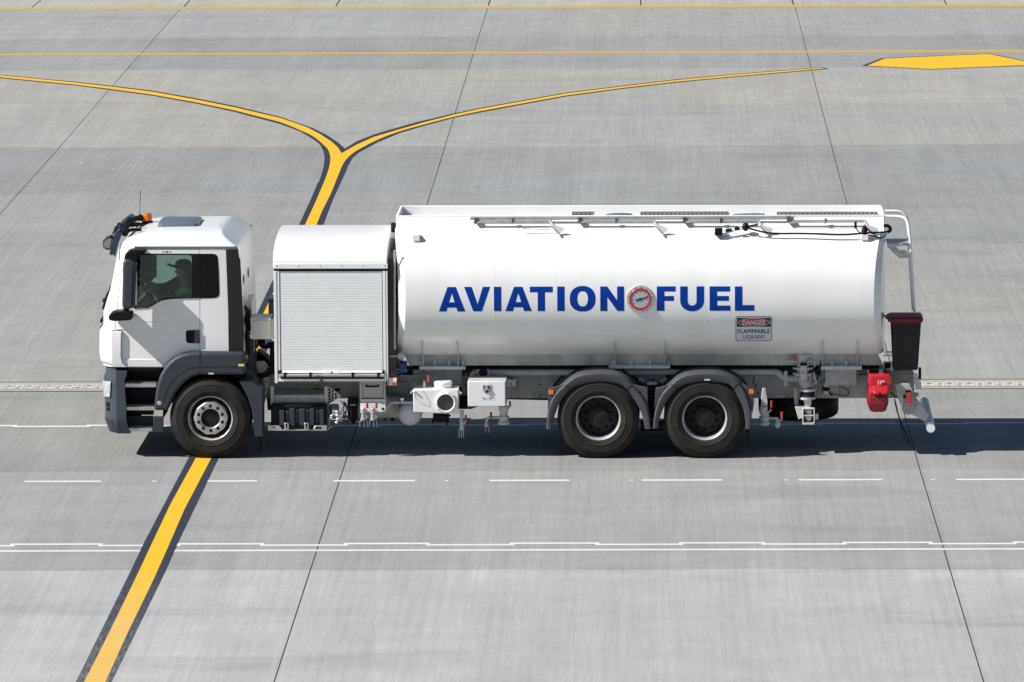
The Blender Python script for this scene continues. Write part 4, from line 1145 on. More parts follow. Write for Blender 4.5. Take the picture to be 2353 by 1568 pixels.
# hose box
hx = MB(); hx.px(z5, [(372, 638), (950, 638), (948, 948), (640, 938), (376, 922)], .02, .42); hxo = hx.build('meter_box', M['white'], T, .008)
a = P3(z5, 790, 800, .02); ra = 143/5.115/195.8; rin = 105/5.115/195.8
MB().lathe(a, [(rin, .0), (rin, -.03), (rin+.012, -.038), (rin+.02, -.03), (rin+.022, -.012), (ra, -.010), (ra, .005), (rin, .005)], closed=True, seg=48).build('port_flange', M['white'], hxo)
MB().lathe(a, [(0, -.006), (rin+.004, -.006), (rin+.004, .002), (0, .002)], seg=36).build('port_glass', mat('port_glass', (.035, .038, .042), .25, coat=.6), hxo)
bo = MB()
for k in range(12):
    an = 2*PI*k/12+.2; bo.lathe((a[0]+(ra-.011)*math.cos(an), .01, a[2]+(ra-.011)*math.sin(an)), [(0, -.008), (.006, -.008), (.006, .004), (0, .004)], seg=6)
bo.build('port_bolt', M['steel'], hxo)
nk = MB(); a = P3(z5, 755, 638, .2); rn = 115/5.115/195.8; hh_ = 88/5.115/195.8
nk.lathe((a[0], .22, a[2]-.02), [(0, 0), (rn*.98, 0), (rn*.98, hh_+.0), (rn*1.05, hh_), (rn*1.05, hh_+.03), (rn*.9, hh_+.045), (0, hh_+.045)], 'Z', 28)
nk.build('filler_neck', M['white'], hxo, .003)
sp = MB(); a = P3(z5, 515, 625, .2); sp.tube([(a[0], .2, a[2]-.02), (a[0], .2, a[2]+.06)], .018, 12); sp.ball((a[0], .2, a[2]+.07), .022, (1, 1, 1), 12); sp.tube([(a[0], .2, a[2]+.08), (a[0], .2, a[2]+.11)], .012, 8)
sp.build('stop_valve', M['rim'], hxo); hg = MB(); hexbar(hg, z5, 572, 497, .18, .085); hg.build('tap_grip', M['handle'], hxo)
ck = MB(); ck.tube([P3(z5, 345, 680, .05), P3(z5, 375, 650, .02), P3(z5, 400, 668, 0)], .014, 8); ck.tube([P3(z5, 950, 650, .05), P3(z5, 990, 690, .03)], .014, 8)
ck.tube([P3(z5, x, y_, .015) for x, y_ in ((490, 645), (530, 700), (560, 760), (575, 830), (545, 838), (470, 800), (420, 760), (385, 715), (380, 690), (410, 705))], .0018, 5)  # added loop on the box face, standing in for a wire's cast shadow
ck.build('box_catch', M['steel'], hxo)
bx_ = MB(); bx_.bx(z5, 625, 955, 830, 1055, .3, .42); bx_.bx(z5, 700, 968, 800, 1030, .28, .3); bx_.bx(z5, 612, 1015, 632, 1078, .3, .34); bx_.bx(z5, 800, 1010, 820, 1090, .3, .34); bx_.bx(z5, 810, 960, 850, 985, .28, .34)
bx_.build('work_lamp', M['black'], T, .005)
cs = MB(); cs.bx(z5, 960, 620, 995, 770, .3, .4); cs.bx(z5, 955, 770, 1070, 885, .5, 1.2); cs.build('dark_bracket', M['matt'], T)
# tool box
tx = MB()
q0 = z5(1070, 528, .02); q1 = z5(1560, 850, .02)
tx.box(q0[0], q1[0], .02, .46, q1[1], q0[1]); txo = tx.build('toolbox', M['chassis'], T, .004)
td = MB(); a = z5(1070, 530, .0); b = z5(1552, 850, .0); td.box(a[0], b[0], -.004, .019, b[1], a[1]); td.build('toolbox_door', M['white'], txo, .008)
lt = MB(); lt.px(z5, [(1255, 570), (1368, 570), (1370, 655), (1335, 680), (1290, 680), (1253, 650)], -.012, -.004); lt.build('latch_plate', M['cream'], txo, .003)
lt = MB(); lt.bx(z5, 1272, 588, 1350, 640, -.016, -.012); lt.build('latch_recess', mat('recess', (.10, .08, .06), .5), txo)
lt = MB(); lt.bx(z5, 1300, 590, 1325, 640, -.03, -.016); lt.bx(z5, 1280, 628, 1350, 640, -.03, -.016); lt.build('latch_handle', M['rim'], txo, .003)
lt = MB(); a = P3(z5, 1313, 663, -.02); lt.ball(a, .016, (1, 1, 1.1), 12); b = P3(z5, 1272, 745, -.006); c = P3(z5, 1356, 745, -.006); lt.ball(b, .009, seg=8); lt.ball(c, .009, seg=8); lt.build('lock', M['black'], txo)
lt = MB(); lt.bx(z5, 1275, 737, 1355, 752, -.007, -.004); lt.build('name_strip', M['signw'], txo)
ep = MB(); ep.bx(z5, 1575, 500, 1685, 594, ry-.03, ry-.01); epo = ep.build('earth_plate', M['slat'], T); q = z5(1622, 567, ry-.03); MB().lathe((q[0], ry-.03, q[1]), [(0, -.008), (.014, -.008), (.014, .003), (0, .003)], seg=12).build('red_button', M['redlens'], epo)
hs = MB(); hs.tube([P3(z5, 1560, 480, .5), P3(z5, 1610, 485, .6), P3(z5, 1645, 505, ry-.04)], .010, 6); hs.build('earth_cable', M['black'], T)
# valves under the boxes
def valve(f, x, yt_, yb, Y, r, grips, name='drain_valve'):
    v = MB(); a = P3(f, x, yt_, Y); b = P3(f, x, yb, Y); h = a[2]-b[2]
    v.lathe((a[0], Y, b[2]), [(0, 0), (r*1.25, 0), (r*1.3, h*.12), (r, h*.14), (r, h*.35), (r*1.2, h*.37), (r*1.2, h*.45), (r*.85, h*.47), (r*.85, h*.75), (r*1.1, h*.77), (r*1.1, h), (0, h)], 'Z', 18)
    o = v.build(name, M['pipe'], T)
    for gx_, gy0, gy1 in grips:
        q = MB(); q.tube([P3(f, gx_, gy0, Y-.03), P3(f, gx_, gy1, Y-.03)], .014, 8); q.build('tap_grip', M['handle'], o)
        q = MB(); q.tube([P3(f, gx_, gy1, Y-.03), P3(f, gx_+(x-gx_)*.3, gy1+35*(1 if f is not z6 else .8), Y-.03), P3(f, x, gy1+20, Y)], .013, 8); q.build('valve_lever', M['pipe'], o)
    return o
v = valve(z5, 993, 900, 1150, .2, .026, [(1045, 960, 1035)])
q = MB()
for dx in (-28, 0, 26): q.tube([P3(z5, 990+dx, 1150, .2), P3(z5, 990+dx*1.1, 1250, .2)], .006, 6)
q.build('valve_claw', M['rim'], v)
v = valve(z5, 1530, 850, 1078, .3, .06, [(1612, 785, 850)])
q = MB(); q.tube([P3(z5, 1500, 992, .3), P3(z5, 1380, 992, .3), P3(z5, 1330, 1000, .3), P3(z5, 1312, 1030, .3), P3(z5, 1312, 1110, .3)], .018, 10); q.tube([P3(z5, 1315, 1070, .3), P3(z5, 1315, 1110, .3)], .03, 10)
for dx in (-14, 25): q.tube([P3(z5, 1315+dx, 1110, .3), P3(z5, 1318+dx, 1190, .3)], .004, 5)
q.build('branch_pipe', M['pipe'], v)
q = MB(); q.tube([P3(z5, 1368, 925, .27), P3(z5, 1368, 1000, .27)], .015, 8); q.tube([P3(z5, 1335, 1092, .28), P3(z5, 1385, 1095, .28)], .011, 8); q.build('tap_grip', M['handle'], v)
pc = MB(); pc.px(z5, [(1060, 850), (1200, 852), (1120, 885), (1060, 885)], .35, .9); pc.build('box_support', M['mgrey'], T)
# transfer pipe along the rail
pi = MB(); Yp = .62
pi.tube([P3(z5, 1130, 462, Yp), P3(z5, 1150, 430, Yp), P3(z5, 1185, 412, Yp), P3(z5, 1360, 415, Yp), P3(z7, 340, 670, Yp), P3(z7, 385, 682, Yp), P3(z7, 410, 710, Yp), P3(z7, 440, 738, Yp), P3(z7, 480, 745, Yp), P3(z7, 640, 745, Yp)], .044, 14)
for x in (1210, 1337):
    for yy in (345, 465):
        pass
    a = P3(z5, x, 405, Yp); pi.box(a[0]-.018, a[0]+.018, Yp-.06, Yp+.06, a[2]-.105, a[2]+.105)
a = P3(z7, 467, 742, Yp); pi.box(a[0]-.022, a[0]+.022, Yp-.05, Yp+.05, a[2]-.1, a[2]+.1)
pi.build('transfer_pipe', M['pipe'], T)
pi = MB(); a = P3(z5, 1272, 408, Yp); pi.lathe((a[0]-.06, Yp, a[2]), [(0, 0), (.06, 0), (.085, .03), (.085, .08), (.06, .12), (0, .12)], 'X', 18); pi.build('pipe_bellows', M['rubber'], T)
# rail side boxes seen between the cradles
pn = MB(); pn.bx(z5, 370, 383, 965, 495, ry-.05, ry-.002); pn.bx(z7, 865, 650, 1258, 745, ry-.05, ry-.002); pn.bx(z4, 1760, 740, 2000, 880, ry-.03, ry-.003); pn.build('cradle_plate', M['chassis'], T, .003)

# ---------------- rear mudguards
def mguard(f, outer, inner, xoff_lamps, sx, side):
    Yn = -.02
    n = 24
    def resamp(pts, n):
        pts = [Vector(p) for p in smooth(pts, 6)]
        L_ = [0]
        for a, b in zip(pts[:-1], pts[1:]): L_.append(L_[-1]+(b-a).length)
        out = []
        for i in range(n+1):
            s_ = L_[-1]*i/n
            for k in range(len(pts)-1):
                if L_[k+1] >= s_-1e-9:
                    u = (s_-L_[k])/max(1e-9, L_[k+1]-L_[k]); out.append(pts[k].lerp(pts[k+1], u)); break
        return out
    o_ = [Vector(f(p.x, p.y, Yn)) for p in resamp(outer, n)]; i_ = [Vector(f(p.x, p.y, Yn)) for p in resamp(inner, n)]
    m = MB(); rings = []
    for a, b in zip(o_, i_):
        d = (a-b).normalized()
        m2 = a - d*.02
        q = [(b.x, Yn+.012, b.y), (b.x+d.x*.02, Yn, b.y+d.y*.02), (m2.x, Yn, m2.y), (a.x-d.x*.006, Yn+.014, a.y-d.y*.006), (a.x, Yn+.05, a.y), (a.x, .62, a.y), (a.x-d.x*.014, .62, a.y-d.y*.014), (a.x-d.x*.016, Yn+.06, a.y-d.y*.016), (b.x, Yn+.035, b.y)]
        rings.append([(x, y if side == 0 else far(y), z) for x, y, z in q])
    m.quadring(rings)
    return m.build('mudguard', M['mgrey'], T, ang=40)
o1 = [(105, 908), (112, 770), (138, 650), (190, 545), (285, 455), (380, 378), (480, 345), (640, 332), (780, 340), (880, 372), (980, 455), (1060, 540), (1122, 640), (1152, 760), (1172, 905)]
i1 = [(165, 905), (180, 800), (215, 700), (270, 590), (350, 500), (405, 470), (500, 440), (640, 422), (760, 430), (850, 452), (915, 495), (980, 580), (1040, 680), (1080, 780), (1105, 905)]
o2 = [(1182, 900), (1195, 780), (1225, 650), (1280, 540), (1370, 450), (1450, 380), (1560, 345), (1720, 332), (1860, 340), (1960, 372), (2060, 430), (2120, 520), (2165, 640), (2190, 770), (2180, 905)]
i2 = [(1240, 900), (1255, 800), (1290, 700), (1350, 590), (1430, 500), (1490, 460), (1600, 430), (1720, 420), (1860, 430), (1950, 450), (2000, 490), (2050, 580), (2095, 680), (2120, 790), (2125, 905)]
for side in (0, 1):
    for oo, ii in ((o1, i1), (o2, i2)):
        mg = mguard(z6, oo, ii, 0, 0, side)
        f_ = (lambda y: y) if side == 0 else far
        jn = MB()
        for (xo, yo), (xi, yi) in (((oo[4], ii[4]), (oo[10], ii[10]))):
            a = P3(z6, xo, yo, -.022); b = P3(z6, xi, yi, -.022)
            jn.tube([(a[0], f_(-.022), a[2]), (b[0], f_(-.022), b[2])], .004, 6)
        jn.build('mudguard_joint', M['black'], mg)
def pl(name, f, pts, y0, y1, m, par=T, bev=.004): return MB().px(f, pts, y0, y1).build(name, m, par, bev)
b1 = pl('lamp_bracket', z6, [(125, 495), (285, 455), (250, 500), (190, 560), (150, 640), (118, 720)], .01, .05, M['mgrey'])
b2 = pl('lamp_bracket', z6, [(2085, 440), (2212, 500), (2212, 640), (2195, 760), (2180, 660), (2130, 530)], .01, .05, M['mgrey'])
pl('guard_plate', z6, [(985, 455), (1130, 485), (1135, 760), (1110, 680), (1060, 560)], .01, .05, M['mgrey'])
pl('guard_plate', z6, [(1370, 455), (1215, 490), (1200, 700), (1235, 600), (1300, 520)], .01, .05, M['mgrey'])
MB().bx(z6, 130, 512, 180, 556, -.012, .02).build('marker_lamp', M['orange'], b1, .005)
MB().bx(z6, 2164, 505, 2210, 551, -.012, .02).build('marker_lamp', M['orange'], b2, .005)
st = MB(); st.bx(z6, 1708, 398, 1766, 413, -.0235, -.0205); st.build('maker_sticker', M['signw'], T)
mf = MB(); mf.bx(z6, 2125, 905, 2165, 1085, .05, .065); mf.build('mud_flap', M['black'], T); 
sus = MB(); sus.bx(z6, 1140, 430, 1210, 800, .45, .75); sus.tube([P3(z6, 1060, 870, .5), P3(z6, 1300, 870, .5)], .07, 12)
for k in range(6): a = P3(z6, 1175, 500+k*35, .4); sus.box(a[0]-.1, a[0]+.1, .4, .52, a[2]-.008, a[2]+.008)
sus.build('suspension', M['hub'], T)
sus2 = MB()
for x in (1045, 1325):
    sus2.tube([P3(z6, x, 390, .6), P3(z6, x+(60 if x < 1200 else -60), 430, .6)], .03, 10)
sus2.bx(z6, 1125, 430, 1225, 455, .42, .6); sus2.build('axle_stop', M['pipe'], T)
# inner wheel arch liners over the drive wheels (dark)
ar = MB()
for cx in (r1x-.02, r2x-.02):
    n = 16; rings = []
    for k in range(n+1):
        an = PI*(.12+.76*k/n); c_, s_ = math.cos(an), math.sin(an)
        rings.append([(cx+.64*c_, .60, WR+.61*s_), (cx+.66*c_, .60, WR+.63*s_), (cx+.66*c_, .72, WR+.63*s_), (cx+.64*c_, .72, WR+.61*s_)])
    ar.quadring(rings)
ar.build('wheel_arch', M['black'], T)

# ---------------- rear group
def flange(mb, a, r, h=.02): mb.lathe((a[0], a[1], a[2]-h/2), [(0, 0), (r, 0), (r, h), (0, h)], 'Z', 24)
vc = MB(); Yv = .42
a = P3(z7, 660, 455, .5)
vc.lathe((a[0], .5, a[2]-.02), [(0, .1), (.15, .1), (.13, .02), (.10, .0), (.085, -.02), (.082, -.16), (0, -.16)], 'Z', 24)
flange(vc, P3(z7, 660, 478, .5), .125)
flange(vc, P3(z7, 660, 628, .5), .13, .022); flange(vc, P3(z7, 660, 690, .5), .13, .022)
p0, p1, p2, p3_ = P3(z7, 660, 520, .5), P3(z7, 662, 760, .5), P3(z7, 690, 810, .46), P3(z7, 710, 860, .44)
vc.tube([p0, p1, p2, p3_], .075, 18)
for k in (-.09, .09): vc.tube([(p0[0]+k, .44, p0[2]-.2), (p0[0]+k, .44, p0[2]-.29)], .010, 6)
flange(vc, P3(z7, 710, 872, .44), .105, .03); flange(vc, P3(z7, 710, 962, .44), .105, .03)
vco = vc.build('outlet_pipe', M['pipe'], T)
vb2 = MB(); vb2.bx(z7, 628, 603, 706, 768, .36, .44); vb2.build('actuator_box', M['steel'], vco, .006)
q = z7(661, 686, .36); MB().lathe((q[0], .358, q[1]), [(0, -.006), (.022, -.006), (.022, .004), (0, .004)], seg=18).build('actuator_badge', M['brass'], vco)
MB().bx(z7, 628, 578, 706, 602, .37, .44).build('actuator_cap', M['black'], vco, .004)
a = P3(z7, 710, 890, .44); b = P3(z7, 710, 950, .44); rb = MB(); rb.lathe((a[0], .44, b[2]), [(0, 0), (.085, 0), (.098, (a[2]-b[2])*.25), (.088, (a[2]-b[2])*.5), (.098, (a[2]-b[2])*.75), (.085, a[2]-b[2]), (0, a[2]-b[2])], 'Z', 22); rb.build('rubber_joint', M['rubber'], vco)
vl = MB(); vl.px(z7, [(660, 975), (760, 975), (745, 1075), (690, 1075)], .40, .5); vl.px(z7, [(570, 1062), (690, 1062), (660, 1190), (610, 1205)], .40, .52); vlo = vl.build('valve_body', M['pipe'], T, .006)
cg = MB()
a = P3(z7, 722, 1085, .34)
cg.bx(z7, 655, 1085, 668, 1265, .30, .42); cg.bx(z7, 780, 1085, 793, 1265, .30, .42); cg.bx(z7, 660, 1083, 790, 1092, .30, .42); cg.bx(z7, 670, 1158, 782, 1170, .30, .34); cg.bx(z7, 665, 1245, 785, 1265, .29, .36)
cg.build('valve_cage', M['cream'], vlo, .003)
cgm = MB(); b = P3(z7, 722, 1170, .36); cgm.ball(b, .05, (1, .7, 1.35), 16); cgm.bx(z7, 795, 1145, 832, 1205, .34, .42); a = P3(z7, 722, 1110, .35); cgm.ball(a, .05, (1, .6, .7), 14); cgm.build('sight_glass', M['rim'], vlo)
sr = MB(); sr.bx(z7, 525, 497, 606, 518, .4, .43); sr.build('red_lever', M['redlens'], vco, .004)
sr = MB(); sr.tube([P3(z7, 450, 550, .42), P3(z7, 560, 552, .42), P3(z7, 620, 552, .44)], .010, 8); sr.tube([P3(z7, 700, 556, .42), P3(z7, 790, 556, .42), P3(z7, 795, 590, .42), P3(z7, 785, 620, .42)], .010, 8)
sr.tube([P3(z7, 785, 680, .42), P3(z7, 792, 740, .42), P3(z7, 808, 790, .42), P3(z7, 760, 815, .42)], .010, 8)
for x in (470, 500, 540, 720, 760): sr.ball(P3(z7, x, 552, .42), .016, seg=8)
sr.ball(P3(z7, 805, 795, .42), .018, seg=10)
sr.build('sample_line', M['rim'], T)
sr = MB(); sr.tube([P3(z7, 865, 540, .4), P3(z7, 850, 600, .38), P3(z7, 800, 660, .38), P3(z7, 720, 690, .38)], .008, 6); sr.tube([P3(z7, 860, 560, .4), P3(z7, 862, 620, .4), P3(z7, 840, 700, .42), P3(z7, 810, 760, .5)], .008, 6)
sr.tube([P3(z7, 112, 700, .7), P3(z7, 112, 760, .7), P3(z7, 98, 810, .7)], .007, 6); sr.tube([P3(z7, 120, 840, .75), P3(z7, 150, 815, .75)], .008, 6)
sr.tube([P3(z7, 1085, 840, .79), P3(z7, 1150, 870, .79), P3(z7, 1170, 890, .79), P3(z7, 1160, 940, .79), P3(z7, 980, 920, .79), P3(z7, 955, 890, .79)], .005, 6)
sr.tube([P3(z7, 1115, 760, .79), P3(z7, 1160, 735, .78), P3(z7, 1165, 800, .78), P3(z7, 1220, 800, .78)], .010, 6); sr.tube([P3(z7, 1640, 900, .5), P3(z7, 1690, 950, .45), P3(z7, 1760, 975, .4)], .008, 6)
sr.tube([P3(z7, 1570, 640, .5), P3(z7, 1585, 680, .45), P3(z7, 1620, 710, .4)], .010, 6); sr.tube([P3(z7, 940, 890, .78), P3(z7, 990, 940, .78)], .012, 6)
sr.build('rear_cable', M['black'], T)
jb = MB(); jb.bx(z7, 888, 785, 955, 845, ry-.06, ry-.001); jb.bx(z7, 888, 885, 952, 930, ry-.05, ry-.001); jb.build('junction_box', M['steel'], T, .006)
MB().bx(z7, 880, 848, 958, 878, ry-.065, ry-.001).build('box_clip', M['black'], T, .004)
# rust stains are real runs of rust on the rail
rs = MB()
for x, y0_, y1_, w_ in ((828, 760, 960, 5), (985, 750, 830, 3), (1000, 750, 800, 3), (1032, 750, 790, 3), (1070, 755, 950, 4), (900, 935, 962, 5), (920, 935, 958, 4), (865, 840, 960, 6), (1080, 800, 930, 3)):
    rs.bx(z7, x-w_/2, y0_, x+w_/2, y1_, ry-.0015, ry-.0003)
rs.build('rust_streak', mat('rust', (.17, .12, .08), .9, var=.3), T)
# drain valves at rear
v = MB(); v.px(z7, [(205, 855), (240, 855), (265, 1000), (262, 1060), (190, 1060), (190, 990)], .32, .38)
vo = v.build('sump_valve', M['pipe'], T, .006)
v = MB(); v.tube([P3(z7, 222, 1060, .35), P3(z7, 215, 1110, .35), P3(z7, 232, 1150, .35), P3(z7, 235, 1200, .35)], .055, 14)
a = P3(z7, 232, 1262, .35); v.lathe(a, [(0, -.02), (.05, -.01), (.07, .01), (.07, .03), (.055, .035), (.055, .07), (.072, .075), (.072, .1), (0, .1)], 'Z', 18)
v.tube([P3(z7, 240, 1192, .35), P3(z7, 380, 1192, .35)], .016, 8); v.tube([P3(z7, 375, 1192, .35), P3(z7, 375, 1300, .35)], .022, 10); v.tube([P3(z7, 375, 1235, .35), P3(z7, 375, 1280, .35)], .036, 10)
v.tube([P3(z7, 375, 1220, .34), P3(z7, 415, 1215, .33), P3(z7, 430, 1185, .33)], .012, 8); v.tube([P3(z7, 260, 1120, .34), P3(z7, 290, 1115, .33), P3(z7, 302, 1090, .33)], .013, 8)
v.build('valve_pipe', M['pipe'], vo)
v = MB(); v.tube([P3(z7, 308, 995, .32), P3(z7, 306, 1070, .32)], .014, 8); v.tube([P3(z7, 423, 1122, .32), P3(z7, 424, 1195, .32)], .017, 8); v.build('tap_grip', M['handle'], vo)
br = MB(); br.px(z7, [(548, 850), (598, 850), (612, 1045), (568, 1045)], .55, .6); br.build('pipe_bracket', M['pipe'], T, .004)
# spare wheel lying flat below the frame
a = P3(z7, 265, 1090, 1.0); b = P3(z7, 1092, 1090, 1.25)
scx = z7(610, 1100, 1.25)[0]; szb_ = z7(700, 1218, .9)[1]
sw_ = MB().lathe((scx, 1.25, szb_), [(.29, .10), (.30, .02), (.40, .0), (.47, .02), (.505, .05), (.518, .09), (.518, .24), (.49, .29), (.30, .31), (.29, .2)], 'Z', 48).build('spare_wheel', M['black'], T, ang=50)
# extinguisher box
ex = MB()
Ye = .10
# upper lid, faceted
A = lambda x, y, Y: P3(z7, x, y, Y)
def faceted(mb, rings): mb.quadring(rings)
ezt = z7(1520, 690, Ye+.16)[1]
def er(xl_, xr_, yy, Y0, dx=.03):
    x0_, z_ = z7(xl_, yy, Y0); x1_ = z7(xr_, yy, Y0)[0]
    return [(x0_+dx, Y0, z_), (x1_-dx, Y0, z_), (x1_, Y0+.07, z_), (x1_, .62, z_), (x0_, .62, z_), (x0_, Y0+.07, z_)]
ex.quadring([er(1400, 1650, 697, .22), er(1392, 1656, 722, .17), er(1393, 1657, 822, .15)])
exo = ex.build('extinguisher_box', M['red'], T, .004, ang=20)
ex = MB(); ex.quadring([er(1393, 1657, 823, .15, .05), er(1432, 1626, 912, .04, .03), er(1440, 1618, 930, .06, .03)]); ex.build('box_lid', M['red'], exo, .003, ang=20)
ex = MB(); ex.quadring([er(1392, 1640, 850, .19), er(1378, 1622, 962, .13), er(1380, 1620, 1035, .13), er(1412, 1590, 1115, .18), er(1420, 1580, 1122, .22)]); ex.build('box_body', mat('dark_red_plastic', (.26, .008, .02), .4, var=.1, coat=.3), exo, .004, ang=20)
ex = MB(); ex.bx(z7, 1500, 772, 1512, 815, .135, .145); ex.bx(z7, 1525, 772, 1538, 815, .135, .145); ex.bx(z7, 1546, 772, 1570, 790, .135, .145); ex.build('box_label', M['signw'], exo)
MB().bx(z7, 1512, 906, 1533, 972, .02, .08).build('box_catch', M['black'], exo, .004)
# tail: hinge plate, lamp, underrun bar
hp = MB()
hp.px(z7, [(1690, 810), (1740, 805), (1850, 805), (1880, 860), (1925, 1060), (1915, 1110), (1880, 1145), (1840, 1155), (1800, 1140), (1775, 1100), (1720, 950)], .28, .31)
hpo = hp.build('underrun_bracket', M['chassis'], T, .004)
bo = MB()
for x, y_ in ((1838, 1065), (1800, 1030), (1805, 1075), (1840, 1108), (1875, 1100), (1888, 1062), (1838, 1025), (1775, 712), (1815, 712), (1855, 712), (1775, 785), (1815, 785), (1855, 785)):
    Yq = .28 if y_ > 900 else ry-.01
    q = z7(x, y_, Yq); bo.lathe((q[0], Yq, q[1]), [(0, -.012), (.014, -.012), (.014, .003), (0, .003)], seg=8)
bo.build('bolt', M['steel'], hpo)
pl('rear_frame_plate', z7, [(1650, 660), (1900, 660), (1910, 870), (1880, 965), (1650, 965)], ry-.008, ry+.02, M['chassis'])
tl = MB(); tl.px(z7, [(1835, 905), (1872, 905), (1878, 1030), (1828, 1028)], .22, .27); tlo = tl.build('tail_lamp', M['redlens'], T, .006)
tl = MB(); tl.bx(z7, 1812, 880, 1868, 905, .24, .28); tl.bx(z7, 1785, 940, 1812, 970, .24, .28); tl.build('lamp_holder', M['black'], tlo, .003)
tl = MB(); tl.bx(z7, 1762, 930, 1772, 1210, .27, .28); tl.build('lamp_rod', M['slat'], tlo)
ua = MB(); ua.px(z7, [(1890, 960), (1925, 975), (2075, 1150), (2050, 1222), (2020, 1225), (1870, 1145)], .35, .5)
ua.px(z7, [(1905, 915), (1958, 915), (1958, 955), (1905, 955)], .4, .5); ua.build('underrun_arm', M['pipe'], T, .01)
c0 = P3(z7, 2092, 1305, .16); ub = MB(); ub.tube([(c0[0], .16, c0[2]), (c0[0], far(.16), c0[2])], .058, 24)
ubo = ub.build('underrun_bar', M['alu'], T, ang=60)
MB().lathe((c0[0], .155, c0[2]), [(0, 0), (.052, 0), (.052, .01), (0, .01)], seg=24).build('end_cap', M['white'], ubo)
ch2 = MB(); ch2.tube([P3(z7, x, y_, .3) for x, y_ in ((1690, 985), (1705, 1040), (1725, 1130), (1750, 1240), (1780, 1370), (1820, 1460), (1860, 1478))], .006, 6)
for i in range(30): 
    u = i/29; a = P3(z7, 1690+170*u**1.3, 985+495*u**.95, .3); ch2.ball(a, .011, (1, .6, 1.2), 6)
ch2.build('earth_chain', M['black'], T)
rx = MB(); rx.px(z7, [(1895, 690), (1940, 700), (1985, 800), (1985, 860), (1930, 865), (1900, 780)], .6, .66); rx.bx(z7, 1930, 755, 1985, 770, .58, .66)
rx.build('rear_step', M['slat'], T, .004)
MB().bx(z7, 1955, 625, 1985, 757, .6, .64).build('rear_hook', M['black'], T, .006)
bm_ = MB(); bm_.bx(z7, 1560, 560, 1670, 660, .55, .6); bm_.bx(z7, 1575, 445, 1665, 465, .4, .43); bm_.bx(z7, 1560, 483, 1665, 500, .4, .43); bm_.build('bin_bracket', M['steel'], T, .004)
MB().bx(z7, 1575, 572, 1640, 632, .54, .55).build('socket_plate', M['matt'], T)
# ladder tubes and platform
ld = MB(); Yl = .62
ld.tube([P3(z8, x, y_, Y) for x, y_, Y in ((1775, 198, .7), (1800, 200, .7), (1900, 202, .68), (1945, 210, .66), (1980, 232, .64), (1998, 275, .62), (2010, 330, .6), (2020, 420, .6), (2033, 640, .6), (2050, 900, .6), (2066, 1160, .6))], .018, 12)
ld.tube([P3(z8, x, y_, 1.0) for x, y_ in ((1772, 146), (1800, 150), (1890, 150), (1930, 160), (1965, 185), (1988, 230), (2000, 300), (2008, 400), (2016, 600), (2035, 900), (2050, 1120))], .018, 12)
ldo = ld.build('ladder_rail', M['white'], T)
pf = MB(); a = P3(z8, 1795, 462, .58); b = P3(z8, 2015, 462, .58); pf.box(a[0], b[0], .58, 1.0, a[2]-.02, a[2])
pf.build('ladder_platform', M['steel'], ldo, .003)
pf = MB(); pts = [(1795, 465), (2008, 465), (2012, 610), (1912, 612), (1810, 512)]
pf.px(z8, [(1795, 465), (2008, 465), (2008, 492), (1880, 494), (1912, 532), (2010, 532), (2012, 610), (1912, 612), (1797, 500)], .57, .58); pf.build('platform_bracket', M['steel'], ldo, .002)
lr_ = MB()
xe = xR-.02
for y_ in (.62, .95): lr_.tube([(xe-.05, y_, TZ-.6), (xe-.05, y_, TZ+.7)], .016, 8)
for k in range(5): lr_.tube([(xe-.05, .62, TZ-.5+k*.28), (xe-.05, .95, TZ-.5+k*.28)], .014, 8)
lr_.build('tank_ladder', M['pipe'], T)

# ---------------- litter bin hung on the back
bn = empty('wheelie_bin', (0, 0, 0)); 
tag(bn, 'dark blue-black plastic wheelie bin with maroon lid hung on the back of the truck', 'bin')
bpos = P3(z7, 1815, 655, .45)
Rm = Matrix.Rotation(YAW, 4, 'Z')
bn.matrix_world = Rm @ Matrix.Translation(bpos)
INV = Matrix.Translation(Vector(bpos)).inverted()
def toB(o): o.data.transform(INV); o.parent = bn; return o
Yb = .32
def br_(xl_, xr_, yy, d0, d1, r=.03):
    x0_, z_ = z7(xl_, yy, Yb); x1_ = z7(xr_, yy, Yb)[0]
    return rring(x0_, x1_, Yb+d0, Yb+d1, z_, r, r, 4)
b_ = MB(); b_.quadring([br_(1690, 1940, 660, .05, .37), br_(1672, 1950, 645, .04, .38), br_(1650, 1983, 150, .0, .44), br_(1650, 1985, 118, -.002, .44)])
toB(b_.build('bin_body', M['bin'], None, ang=30))
b_ = MB(); b_.quadring([br_(1640, 1992, 122, -.01, .45), br_(1612, 2005, 108, -.025, .47), br_(1610, 2008, 82, -.025, .47), br_(1640, 1990, 62, .0, .45), br_(1780, 1925, 48, .12, .34, .02)])
toB(b_.build('bin_lid', M['dred'], None, ang=25))
h_ = MB(); a = P3(z7, 1625, 85, Yb); h_.tube([(a[0]-.005, Yb+.1, a[2]), (a[0]-.03, Yb+.1, a[2]), (a[0]-.03, Yb+.34, a[2]), (a[0]-.005, Yb+.34, a[2])], .012, 8)
toB(h_.build('bin_handle', M['dred'], None))

